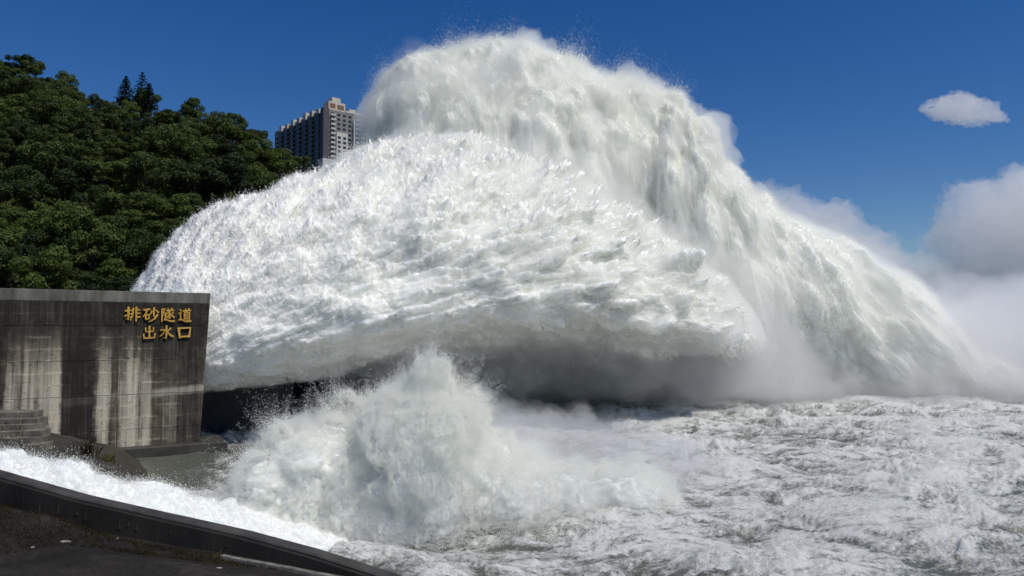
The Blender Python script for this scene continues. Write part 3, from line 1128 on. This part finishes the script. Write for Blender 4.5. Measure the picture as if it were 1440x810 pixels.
tuft(304, 783, on_ground(304, 783), 60, 0.22, 0.12, 'yellow green weed tuft beside the kerb on the terrace', M_WEED)
tuft(122, 640, 56.0, 60, 1.5, 0.35, 'dry reed tuft on the bank below the lettered wall', M_DRY)
tuft(150, 650, 59.0, 90, 0.9, 0.3, 'olive weeds at the waterline of the bank', M_WEED)
# ------------------------------------------------------------------ water rushing down the near chute
M_FOAM = foam_mat('chute_foam', (0.80, 0.82, 0.81), 0.25)


def displace_foam(G, sc, a1, a2, stretch=(1, 1, 1)):
    ns, nt = G.shape[:2]
    st = np.array(stretch)
    P = G.reshape(-1, 3)
    n = grid_normals(G, True).reshape(-1, 3)
    P = P + n * (fbm(P / (sc * 2.6 * st), 3, off=6) * a1)[:, None]
    n = grid_normals(P.reshape(ns, nt, 3), True).reshape(-1, 3)
    w = np.stack([fbm(P / (sc * st), 2, off=30 + 7 * k) for k in range(3)], 1) * sc * 0.35
    b = fbm((P + w) / (sc * st), 5, 0.58, kind='billow', off=2)
    P = P + n * (b * a2)[:, None]
    n = grid_normals(P.reshape(ns, nt, 3), True).reshape(-1, 3)
    return P.reshape(ns, nt, 3), n.reshape(ns, nt, 3), b.reshape(ns, nt)


STREAM = [(-170, 612, 690, 36, 2.5), (-80, 630, 700, 36, 3.0), (0, 643, 710, 36, 3.0), (60, 650, 722, 36.5, 3.0), (112, 655, 735, 37, 3.0), (130, 668, 740, 37.5, 3.0),
          (180, 684, 752, 38.5, 3.0), (240, 698, 770, 40, 3.2), (310, 712, 785, 42, 3.4), (380, 728, 795, 44, 3.4), (440, 748, 795, 45, 2.6), (480, 766, 795, 45.5, 1.0)]
Gs, _ = loft(STREAM, 420, 200, 0.7)
Gs, Ns, Bs = displace_foam(Gs, 1.5, 0.9, 0.75, (1.5, 1, 1))
chute = empty('chute_water', tuple(float(v) for v in at(120, 720, 37)))
tag(chute, 'white water rushing down the near chute behind the dark wall', 'water')
child('foam', tube_mesh('foam', Gs), M_FOAM, chute)
e = fbm(Gs.reshape(-1, 3) / 1.6, 3, 0.55, off=93).reshape(Gs.shape[:2])
veil('chute_veil', Gs, Ns, 0.12 + 0.9 * np.maximum(e, -0.1), 0.25, chute)
i, j = scatter(Gs, 260000)
L = rng.exponential(1, len(i))
P = Gs[i, j] + Ns[i, j] * (L * 0.16)[:, None] + rng.normal(size=(len(i), 3)) * 0.03
o = droplets('chute_spray', P, rng.uniform(0.3, 1, len(i)) ** 2 * 0.017, M_DROP, chute)
o.matrix_parent_inverse = Matrix.Translation(-Vector(chute.location))

# ------------------------------------------------------------------ the splash where the chute meets the river
SPLASH = [(325, 716, 758, 47, 1.5), (390, 668, 768, 48, 3), (450, 618, 775, 50, 4.5), (505, 574, 780, 51, 5.5), (550, 548, 782, 52, 5.5), (590, 534, 782, 53, 5.5),
          (622, 552, 780, 54, 5), (655, 604, 775, 54.5, 5), (710, 634, 768, 55, 5), (780, 652, 758, 56, 4.6), (850, 672, 748, 57, 4), (920, 694, 738, 58, 2.6), (970, 712, 730, 58, 1)]
Gq, _ = loft(SPLASH, 420, 260, 0.75)
Gq, Nq, Bq = displace_foam(Gq, 2.8, 5.0, 2.4, (1, 1, 1.4))
spl = empty('water_splash', tuple(float(v) for v in at(560, 775, 53)))
tag(spl, 'tall burst of white spray where the chute water hits the river', 'splash')
Gc, _ = loft([(a, t + 14, b, y, max(d - 1.2, 0.5)) for a, t, b, y, d in SPLASH], 300, 180, 0.75)
Gc, _, _ = displace_foam(Gc, 2.8, 4.0, 1.3, (1, 1, 1.4))
child('foam', tube_mesh('foam', Gc), M_FOAM, spl)
e = fbm(Gq.reshape(-1, 3) / (2.5, 2.5, 3.5), 3, 0.55, off=93).reshape(Gq.shape[:2])
veil('splash_veil', Gq, Nq, 0.3 + 2.2 * np.maximum(e, -0.2), 0.13, spl)
i, j = scatter(Gq, 1500000, weight=0.4 + sstep(0, 12, Gq[..., 2]))
P, Q = Gq[i, j], Nq[i, j]
c = sstep(-0.1, 0.5, fbm(P / (1.5, 1.5, 2.4), 4, 0.62, off=50)) + 0.35 * sstep(-0.1, 0.4, fbm(P / 5.0, 2, off=150))
L = np.minimum(rng.exponential(1, len(i)), 2.2)
jet_dir = P - np.array(at(470, 770, 50))
jet_dir /= np.linalg.norm(jet_dir, axis=1)[:, None]
P = P + (Q * 0.5 + jet_dir * 0.8) * (L * (0.06 + 1.25 * c))[:, None] + rng.normal(size=P.shape) * 0.05
ok_ = P[:, 2] > -0.3
P, L = P[ok_], L[ok_]
o = droplets('splash_spray', P, rng.uniform(0.25, 1, len(P)) ** 2 * 0.026 / (1 + 0.35 * L), M_DROP, spl)
o.matrix_parent_inverse = Matrix.Translation(-Vector(spl.location))

# droplets thrown up from the wave crests of the river
rz = RG[..., 2].ravel()
w = np.clip(ff - 0.75, 0, 0.6) * np.clip(rz + 0.2, 0.0, 1) * ((RG[..., 1].ravel() < 135) & (np.abs(RG[..., 0].ravel()) < 0.75 * RG[..., 1].ravel()))
w = w * np.sqrt(RG[..., 1].ravel())
cdf = np.cumsum(w)
kk = np.searchsorted(cdf, rng.random(140000) * cdf[-1])
P = RG.reshape(-1, 3)[kk] + rng.normal(size=(len(kk), 3)) * (0.12, 0.12, 0.05)
P[:, 2] += rng.exponential(0.13, len(kk))
o = droplets('river_spray', P, rng.uniform(0.3, 1, len(kk)) ** 2 * 0.024 * np.clip(P[:, 1] / 60, 0.5, 1.6), M_DROP, None)
tag(o, 'fine droplets tossed up from the foaming river surface', 'spray', kind='stuff')
print('splash', time.time() - T0)
# ------------------------------------------------------------------ wooded hill
HC = np.array([(-700, -60), (-400, 0), (-200, 40), (0, 104), (40, 110), (75, 136), (110, 156), (160, 168), (250, 170), (300, 186), (340, 208), (375, 222), (410, 244), (432, 272),
               (470, 350), (530, 450), (580, 500), (700, 520), (1500, 520)], float)
Y0H, Y1H = 128.0, 262.0


def hill_z(X, Y):
    px = 720 + FPX * X / Y / 1.0
    cy_ = np.interp(px, HC[:, 0], HC[:, 1])
    zc = CAM_Z + (HZ - cy_) / FPX * Y1H * 1.005
    foot = np.where(zc > 0, np.minimum(12.0, zc * 0.4), zc)
    t = np.clip((Y - Y0H) / (Y1H - Y0H), 0, 1)
    z = foot + (zc - foot) * (0.25 * t + 0.75 * t ** 1.15)
    back = np.clip((Y - Y1H) / 260.0, 0, 1)
    z = z - (zc - 0.0) * 0.55 * sstep(0, 1, back)
    pit = sstep(Y0H, Y0H - 22, Y)
    z = z * (1 - pit) - 3.0 * pit
    P = np.stack([X, Y, 0 * X], 1) / 26.0
    return z + 3.2 * fbm(P, 3, off=8) * np.clip((zc - 10) / 40, 0, 1) * (1 - 0.8 * sstep(0.7, 1.0, t))


ha = np.linspace(-1.35, 0.9, 260)
hd = np.concatenate([np.linspace(108, 300, 110), np.geomspace(305, 900, 30)])
HA, HD = np.meshgrid(ha, hd, indexing='ij')
hx, hy = (HA * HD).ravel(), HD.ravel()
hz = hill_z(hx, hy)
ix = np.arange(260 * 140).reshape(260, 140)
qd = np.stack([ix[:-1, :-1], ix[1:, :-1], ix[1:, 1:], ix[:-1, 1:]], -1).reshape(-1, 4)
M_HILL = plain('forest_floor', (0.018, 0.022, 0.010), 0.95, 0.1, 0.2, 0.5, 0.6, 0.5)
hill = link('hill', quads_mesh('hill', np.stack([hx, hy, hz], 1), qd), M_HILL)
tag(hill, 'steep dark green hill behind the outlet wall', 'hill', kind='structure')


def leaf_mat(name, lo, hi):
    k = N(name)
    rnd = k.n('ObjectInfo').outputs['Random']
    n1 = k.noise(k.coord('Object'), 0.55, 4, 0.6)
    f_ = k.math('ADD', k.math('MULTIPLY', rnd, 0.62), k.math('MULTIPLY', n1, 0.5))
    col = k.ramp(f_, [(0.22, lo), (0.78, hi)])
    d = k.n('BsdfPrincipled')
    k.set(d.inputs['Base Color'], col)
    d.inputs['Roughness'].default_value = 0.6
    d.inputs['Specular IOR Level'].default_value = 0.25
    tr = k.n('BsdfTranslucent')
    k.set(tr.inputs['Color'], k.mix(1.0, col, (1.2, 1.25, 0.5), 'MULTIPLY'))
    mx = k.n('MixShader')
    mx.inputs[0].default_value = 0.25
    k.t.links.new(d.outputs[0], mx.inputs[1])
    k.t.links.new(tr.outputs[0], mx.inputs[2])
    return k.done(mx.outputs[0])


M_LEAF = leaf_mat('broad_leaves', (0.011, 0.024, 0.007), (0.078, 0.112, 0.022))
M_LEAFD = leaf_mat('dark_needles', (0.010, 0.020, 0.010), (0.022, 0.040, 0.018))
M_BARK = plain('bark', (0.07, 0.055, 0.04), 0.9, 0.1, 2.0, 0.4, 0.6, 0.05, (1, 1, 0.3))


def leaf_cloud(C_, Nn, size, g, flat=0.6):
    """Leaf clumps: a bent pair of triangles-quads at each point, facing roughly outwards."""
    n = len(C_)
    rn = g.normal(size=(n, 3))
    nn = Nn + rn * flat
    nn /= np.linalg.norm(nn, axis=1)[:, None]
    t = np.cross(nn, g.normal(size=(n, 3)))
    t /= np.linalg.norm(t, axis=1)[:, None]
    b = np.cross(nn, t)
    s = size[:, None]
    asp = g.uniform(0.5, 0.9, n)[:, None]
    v0 = C_ - t * s
    v1 = C_ - b * s * asp + nn * s * 0.15
    v2 = C_ + t * s
    v3 = C_ + b * s * asp + nn * s * 0.15
    return np.stack([v0, v1, v2, v3], 1).reshape(-1, 3)


def limb(p0, p1, r0, r1, sides=6, bend=0.0, seg=4):
    p0, p1 = np.array(p0, float), np.array(p1, float)
    d = p1 - p0
    u = np.cross(d, (0.31, 0.95, 0.1))
    u /= np.linalg.norm(u)
    w = np.cross(d, u)
    w /= np.linalg.norm(w)
    V, F = [], []
    for i in range(seg + 1):
        t = i / seg
        c = p0 + d * t + u * bend * math.sin(t * math.pi)
        r = r0 + (r1 - r0) * t
        for s_ in range(sides):
            a = 2 * math.pi * s_ / sides
            V.append(c + (u * math.cos(a) + w * math.sin(a)) * r)
    for i in range(seg):
        for s_ in range(sides):
            a, b = i * sides + s_, i * sides + (s_ + 1) % sides
            F.append((a, b, b + sides, a + sides))
    return np.array(V), F


def broadleaf(seed):
    g = np.random.default_rng(seed)
    H = g.uniform(8.5, 12.0)
    Wd = g.uniform(4.2, 6.0)
    # sub-crowns
    nl = g.integers(24, 36)
    cs, rs = [], []
    for _ in range(nl):
        a = g.uniform(0, 2 * np.pi)
        rr_ = math.sqrt(g.uniform(0, 1)) * Wd * 0.85
        hgt = H * (0.42 + 0.5 * g.uniform() * (1 - 0.45 * (rr_ / Wd) ** 2))
        cs.append((math.cos(a) * rr_, math.sin(a) * rr_, hgt))
        rs.append(g.uniform(0.7, 1.75))
    cs, rs = np.array(cs), np.array(rs)
    n = 6500
    w = rs ** 2
    li = g.choice(nl, n, p=w / w.sum())
    d = g.normal(size=(n, 3))
    d[:, 2] = d[:, 2] * 0.8 + 0.25
    d /= np.linalg.norm(d, axis=1)[:, None]
    rad = rs[li] * (0.62 + 0.45 * g.random(n) ** 0.6)
    Pc = cs[li] + d * rad[:, None] * (1.12, 1.12, 0.72)
    V = leaf_cloud(Pc, d + (0, 0, 0.45), g.uniform(0.12, 0.31, n), g)
    crown = quads_mesh('crown', V, np.arange(len(V)).reshape(-1, 4), False)
    crown.materials.append(M_LEAF)
    tv, tf = limb((0, 0, -2.5), (g.normal(0, .3), g.normal(0, .3), H * 0.55), 0.34, 0.16, 8, 0.2, 6)
    parts_ = [(tv, tf)]
    for c_ in cs[g.choice(nl, 7, replace=False)]:
        parts_.append(limb((0, 0, H * g.uniform(0.22, 0.45)), c_, 0.14, 0.04, 5, 0.3, 3))
    trunk = boxes_mesh('trunk', parts_, True)
    trunk.materials.append(M_BARK)
    return trunk, crown, H, Wd


VAR = [broadleaf(100 + i) for i in range(7)]
GT = 'broadleaf trees packed over the hillside'


def put_tree(v, x, y, z, s, rz, label, group):
    t = empty('broadleaf_tree', (x, y, z), rz)
    t.scale = (s * rng.uniform(0.9, 1.12), s * rng.uniform(0.9, 1.12), s * rng.uniform(0.75, 1.35))
    tag(t, label, 'tree', group)
    for nm, m_ in (('trunk', VAR[v][0]), ('crown', VAR[v][1])):
        o = bpy.data.objects.new(nm, m_)
        C.objects.link(o)
        o.parent = t
    return t


# spread the trees over the part of the hill that shows
g = np.random.default_rng(21)
npx = g.uniform(-35, 462, 9000)
nY = 131 + (Y1H - 129) * g.uniform(0, 1, 9000) ** 0.9
nX = (npx - 720) / FPX * nY
nz = hill_z(nX, nY)
npy = HZ - (nz + 8 - CAM_Z) / nY * FPX
jl = np.interp(npx, [190, 215, 250, 290, 365, 430, 470], [430, 385, 340, 305, 275, 268, 250])
okk = (npy < np.minimum(432, jl + 18)) & (nz > 9)
pts = np.zeros((0, 2))
for X_, Y_ in zip(nX[okk], nY[okk]):
    if len(pts) and np.min((pts[:, 0] - X_) ** 2 + ((pts[:, 1] - Y_) * 0.8) ** 2) < 5.6 ** 2:
        continue
    pts = np.vstack([pts, (X_, Y_)])
    if len(pts) >= 295:
        break
tries = 0
print('trees', len(pts), tries)
for n_, (X_, Y_) in enumerate(pts):
    zt = float(hill_z(np.array([X_]), np.array([Y_]))[0])
    px_ = 720 + FPX * X_ / Y_
    s = g.uniform(0.62, 1.22) * (0.85 if Y_ > 245 else 1.0)
    py_ = HZ - (zt + 8 - CAM_Z) / Y_ * FPX
    if Y_ > 246:
        zone = 'on the hill crest left of the three conifers' if px_ < 165 else ('on the hill crest below the three conifers' if px_ < 225 else ('on the hill crest between the conifers and the tower' if px_ < 360 else 'on the hill crest just below the tower'))
    elif py_ > 375:
        zone = 'at the foot of the hill just above the lettered wall'
    elif px_ > 330:
        zone = 'on the slope between the tower and the jet'
    elif py_ > np.interp(px_, [190, 215, 250, 290, 365, 430, 470], [430, 385, 340, 305, 275, 268, 250]) - 45:
        zone = 'on the slope right beside the edge of the jet'
    elif py_ > 290:
        zone = 'in the lower wood above the lettered wall' if px_ > 110 else 'in the lower wood at the left edge'
    else:
        zone = 'in the upper wood at the left edge' if px_ < 90 else ('in the upper wood below the conifers' if px_ < 230 else 'in the upper wood towards the tower')
    put_tree(int(g.integers(0, 7)), X_, Y_, zt - 1.0, s, g.uniform(0, 6.28), 'broadleaf tree ' + zone, 'trees ' + zone)

# shrubs and climbers filling the gaps between the trees
n = 65000
X_ = rng.uniform(-0.78, -0.24, n)
Y_ = rng.uniform(126, 268, n)
X_ = X_ * Y_
z_ = hill_z(X_, Y_)
B = np.stack([X_, Y_, z_ + rng.uniform(0.0, 2.6, n) * sstep(-0.3, 0.4, fbm(np.stack([X_, Y_, 0 * X_], 1) / 6, 3))], 1)
nn = np.tile(np.array([0.1, -0.5, 0.8]), (n, 1))
V = leaf_cloud(B, nn, rng.uniform(0.25, 0.6, n), rng)
shr = link('undergrowth', quads_mesh('undergrowth', V, np.arange(len(V)).reshape(-1, 4), False), M_LEAF)
tag(shr, 'green undergrowth filling the gaps between the hillside trees', 'undergrowth', kind='stuff')


# the three conifers that stand above the crest
def conifer(px_, pyb, pyt, Y_, width, tiers, dens, label, seed, droop=0.25):
    g = np.random.default_rng(seed)
    xb, yb, zb = (float(v) for v in at(px_, pyb, Y_))
    zt = float(at(px_, pyt, Y_)[2])
    H = zt - zb
    t = empty('conifer_tree', (xb, yb, zb - 4))
    tag(t, label, 'tree', 'conifers on the hill crest')
    tv, tf = limb((0, 0, 0), (0, 0, H + 3.6), 0.28, 0.05, 8, 0.05, 6)
    link('trunk', boxes_mesh('trunk', [(tv, tf)], True), M_BARK, t)
    Cc, Nn = [], []
    for i in range(tiers):
        f_ = (i + 0.5) / tiers
        hh_ = 4 + H * f_
        ln = width * (1 - f_) ** 0.75 * g.uniform(0.8, 1.1) + 0.25
        for b_ in range(7):
            a = 2 * np.pi * (b_ + 0.5 * (i % 2)) / 7 + g.normal(0, 0.15)
            l_ = ln * g.uniform(0.75, 1.1)
            m_ = int(dens * l_) + 4
            s_ = g.random(m_) ** 0.7
            up_ = 0.18 * l_ * s_ - droop * l_ * s_ ** 2
            Cc.append(np.stack([np.cos(a) * l_ * s_ + g.normal(0, .09, m_), np.sin(a) * l_ * s_ + g.normal(0, .09, m_), hh_ + up_ + g.normal(0, .10, m_)], 1))
            Nn.append(np.tile((0.3 * math.cos(a), 0.3 * math.sin(a), 1.0), (m_, 1)))
    m_ = 60
    Cc.append(np.stack([g.normal(0, .12, m_), g.normal(0, .12, m_), 4 + H * g.uniform(0.85, 1.0, m_)], 1))
    Nn.append(np.tile((0, 0, 1.0), (m_, 1)))
    Cc, Nn = np.concatenate(Cc), np.concatenate(Nn)
    V = leaf_cloud(Cc, Nn, g.uniform(0.10, 0.24, len(Cc)), g, 0.7)
    link('crown', quads_mesh('crown', V, np.arange(len(V)).reshape(-1, 4), False), M_LEAFD, t)


conifer(176, 152, 107, 258, 4.0, 15, 30, 'slim dark conifer, leftmost of three on the hill crest', 1)
conifer(199, 152, 101, 260, 4.6, 12, 17, 'tallest open tiered conifer on the hill crest', 2, 0.05)
conifer(209, 152, 117, 257, 3.6, 12, 30, 'short dark conifer, rightmost of three on the hill crest', 3)
print('hill', time.time() - T0)
# ------------------------------------------------------------------ apartment tower behind the hill
TY = 500.0
tx, ty, tz = (float(v) for v in at(456, 152, TY))
TZ = tz                       # roof height
FL, NF = 3.2, 16
BASE = TZ - FL * NF - 1.0
TRZ = math.atan2(0.65, 0.76)
tower = empty('apartment_tower', (tx, ty, BASE), TRZ)
tag(tower, 'grey high rise apartment tower on the hill partly veiled by spray', 'building')
HT = TZ - BASE
# local frame: x along the right-hand (lit) face, y along the left-hand face, corner at the origin
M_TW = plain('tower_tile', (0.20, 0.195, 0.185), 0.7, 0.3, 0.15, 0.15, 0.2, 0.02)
M_TD = plain('tower_shaded_tile', (0.070, 0.072, 0.075), 0.6, 0.3, 0.15, 0.2, 0.2, 0.02)  # shade of the left-hand face put into the colour; corner shaft too
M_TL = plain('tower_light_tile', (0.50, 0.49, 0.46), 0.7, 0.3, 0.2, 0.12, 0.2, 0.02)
M_TB = plain('tower_beige', (0.50, 0.45, 0.38), 0.75, 0.3, 0.3, 0.15, 0.2, 0.02)
k = N('window_glass')
M_GL = k.done(k.principled((0.025, 0.034, 0.042), 0.12, 0.6))
LR, LL = 32.0, 82.0


def tpart(name, boxes, mat, parent=tower):
    return link(name, boxes_mesh(name, boxes), mat, parent)


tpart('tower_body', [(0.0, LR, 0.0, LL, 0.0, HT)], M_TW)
# left-hand face: projecting bays with recessed strips between
bays = []
y = 5.0
while y < LL - 6:
    bays.append(y)
    y += 10.2
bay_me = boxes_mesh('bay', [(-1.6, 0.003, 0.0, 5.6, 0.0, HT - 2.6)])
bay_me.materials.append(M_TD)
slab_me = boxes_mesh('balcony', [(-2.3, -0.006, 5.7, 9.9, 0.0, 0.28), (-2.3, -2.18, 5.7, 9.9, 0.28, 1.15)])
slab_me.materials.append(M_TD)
win_me = boxes_mesh('window', [(-0.06, 0.05, 0.0, 1.7, 0.0, 1.6), (-0.12, 0.02, -0.08, 1.78, -0.1, 0.0), (-0.10, 0.02, 0.81, 0.89, 0.0, 1.6)])
win_me.materials.append(M_GL)
winf_me = boxes_mesh('window', [(0.0, 2.3, -0.06, 0.05, 0.0, 1.5), (-0.1, 2.4, -0.14, 0.02, -0.12, 0.0), (1.08, 1.18, -0.1, 0.02, 0.0, 1.5)])
winf_me.materials.append(M_GL)


def inst(name, me, loc):
    o = bpy.data.objects.new(name, me)
    C.objects.link(o)
    o.parent = tower
    o.location = loc
    return o


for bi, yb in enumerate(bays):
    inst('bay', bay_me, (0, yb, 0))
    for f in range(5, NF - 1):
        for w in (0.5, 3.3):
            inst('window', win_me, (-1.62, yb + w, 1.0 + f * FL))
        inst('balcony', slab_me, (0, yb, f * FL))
# corner shaft
tpart('corner_shaft', [(-0.9, 3.4, -0.9, 3.6, 0.0, HT + 0.4)], M_TD)
# right-hand face: light framed panel, columns of windows, balconies
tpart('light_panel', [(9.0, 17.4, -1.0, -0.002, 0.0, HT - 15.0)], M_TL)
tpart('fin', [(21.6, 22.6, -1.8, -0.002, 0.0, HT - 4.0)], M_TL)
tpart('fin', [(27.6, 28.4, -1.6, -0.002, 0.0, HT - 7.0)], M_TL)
bal_me = boxes_mesh('balcony', [(0.0, 3.6, -1.7, -0.004, 0.0, 0.3), (0.0, 3.6, -1.7, -1.55, 0.3, 1.2)])
bal_me.materials.append(M_TL)
for f in range(5, NF):
    z = 0.9 + f * FL
    if f < NF - 5:
        inst('window', winf_me, (9.8, -1.02, z))
        inst('window', winf_me, (13.9, -1.02, z))
    else:
        inst('window', winf_me, (9.8, -0.02, z))
        inst('window', winf_me, (13.9, -0.02, z))
    inst('balcony', bal_me, (4.4, 0, f * FL))
    inst('window', winf_me, (5.0, -0.02, z))
    inst('window', winf_me, (18.3, -0.02, z))
    inst('balcony', bal_me, (23.2, 0, f * FL - 0.4))
    inst('window', winf_me, (23.8, -0.02, z))
    inst('window', winf_me, (29.0, -0.02, z))
# roofline
roof = tpart('penthouse', [(3.5, 16.0, 0.6, 9.0, HT, HT + 6.0), (6.5, 13.0, 1.6, 7.5, HT + 6.0, HT + 9.4)], M_TB)
for x0, x1, z0, z1 in ((4.4, 8.6, 1.4, 4.6), (10.0, 15.0, 1.2, 4.4)):
    tpart('roof_window', [(x0, x1, 0.5, 0.66, HT + z0, HT + z1)], plain('terracotta', (0.20, 0.12, 0.085), 0.8, 0.2), roof)
tpart('parapet', [(16.2, LR + 0.2, -0.25, 0.2, HT, HT + 1.4)], M_TL)
tpart('roof_house', [(19.0, 24.0, 0.5, 6.0, HT, HT + 3.2)], M_TB)
for bi, yb in enumerate(bays):
    hh_ = 2.2 + 1.6 * ((bi * 37) % 5) / 4
    tpart('roof_house', [(-1.4, 2.0, yb + 0.4, yb + 4.6, HT - 2.4, HT + hh_ - 1.4)], M_TB if bi % 2 else M_TL)
    tpart('water_tank', [(-0.2, 1.4, yb + 5.6, yb + 7.4, HT, HT + 1.9)], M_TL)
tpart('low_annex', [(-4.0, 4.0, -7.0, -1.0, HT - 45.0, HT - 36.0)], M_TL)
print('tower', time.time() - T0)
# ------------------------------------------------------------------ clouds, far behind
def cloud(name, ctrl, dens, sc, a1, a2, label, flatb=0.4):
    g_, _ = loft(ctrl, 300, 220, 0.62, 0.9)
    c0 = g_.mean(1, keepdims=True)
    g2_, n_, _ = displace_foam(g_, sc, a1, a2)
    g2_ = blur_grid(g2_, 1)
    o = link(name, tube_mesh(name, g2_), volume_mat(name + '_vapour', dens, (0.985, 0.985, 0.99), 0.35))
    tag(o, label, 'cloud', kind='stuff')
    return o


CY = 1500.0
cloud('cloud', [(1296, 152, 154, CY, 8), (1310, 140, 160, CY, 30), (1335, 135, 165, CY, 45), (1362, 138, 170, CY, 50), (1390, 150, 174, CY, 40), (1412, 163, 174, CY, 15), (1420, 170, 172, CY, 4)],
      0.024, 16, 20, 12, 'small white cloud alone in the blue sky')
cloud('cloud', [(1290, 345, 360, CY, 10), (1318, 318, 390, CY, 40), (1338, 272, 405, CY, 60), (1358, 250, 415, CY, 85), (1385, 262, 425, CY, 100), (1412, 240, 430, CY, 120), (1450, 230, 440, CY, 150), (1520, 215, 440, CY, 160), (1600, 250, 440, CY, 120), (1660, 330, 430, CY, 40)],
      0.0100, 22, 40, 26, 'big cumulus cloud at the right edge of the sky')
cloud('cloud', [(980, 300, 420, CY, 40), (1040, 270, 430, CY, 90), (1100, 268, 440, CY, 110), (1160, 285, 440, CY, 110), (1210, 318, 440, CY, 100), (1260, 352, 445, CY, 90), (1310, 378, 445, CY, 80), (1370, 385, 445, CY, 80), (1460, 395, 445, CY, 60), (1560, 420, 445, CY, 30)],
      0.013, 26, 40, 26, 'low grey white cloud bank behind the falling side of the jet')


# ------------------------------------------------------------------ drifting spray
def mist(ctrl, dens, sc, a1, a2, label):
    g_, _ = loft(ctrl, 130, 90, 0.6, 0.85)
    g2_, n_, _ = displace_foam(g_, sc, a1, a2)
    o = link('mist', tube_mesh('mist', g2_), volume_mat('mist_vapour_%d' % int(ctrl[0][0] + 1000), dens, (0.985, 0.99, 0.945), 0.3))
    tag(o, label, 'mist', kind='stuff')
    return o


mist([(1060, 420, 572, 146, 4), (1120, 350, 574, 148, 14), (1200, 370, 574, 150, 20), (1290, 400, 574, 152, 24), (1370, 405, 573, 154, 26), (1440, 385, 573, 156, 28), (1520, 370, 573, 166, 28), (1620, 420, 573, 168, 18), (1700, 500, 573, 168, 5)],
     0.065, 9, 9, 6, 'bright mist drifting off the far end of the jet')
mist([(340, 640, 720, 55, 1), (420, 590, 740, 57, 5), (520, 545, 745, 59, 8), (640, 545, 740, 61, 9), (760, 560, 730, 63, 9), (870, 585, 720, 65, 8), (960, 625, 712, 66, 5), (1030, 680, 705, 66, 1)],
     0.085, 4, 3.4, 2.8, 'pale mist blowing off the splash over the river')
mist([(560, 540, 575, 112, 1), (660, 528, 577, 118, 5), (800, 530, 577, 122, 7), (950, 535, 577, 126, 8), (1100, 530, 577, 129, 9), (1250, 520, 577, 132, 10), (1400, 515, 576, 135, 10), (1550, 530, 576, 138, 6), (1600, 560, 576, 138, 2)],
     0.035, 5, 3, 2.5, 'low mist along the line where the jet strikes the river')
mist([(600, 215, 430, 119, 1), (680, 188, 470, 120, 4), (770, 203, 500, 123, 7), (860, 252, 520, 125, 9), (950, 322, 540, 127, 10), (1040, 385, 560, 133, 9), (1130, 440, 570, 136, 7), (1200, 500, 572, 139, 3)],
     0.09, 6, 4, 3, 'pale spray filling the hollow between the jet and its rear plume')
mist([(400, 500, 545, 88, 1), (480, 462, 548, 90, 4), (580, 448, 552, 93, 6), (700, 445, 556, 97, 7), (820, 450, 560, 101, 7), (930, 460, 564, 107, 7), (1020, 480, 568, 113, 5), (1090, 520, 570, 118, 1)],
     0.030, 6, 4, 3, 'thin mist added to brighten the shade below the jet')  # mist added to lift the dark underside and soften its lip
mist([(850, 400, 520, 112, 1), (910, 385, 545, 114, 5), (980, 395, 560, 118, 8), (1060, 430, 568, 122, 8), (1130, 480, 570, 127, 5), (1180, 530, 571, 131, 1)],
     0.075, 5, 4, 3, 'soft spray where the near side of the jet breaks up')
print('air', time.time() - T0)
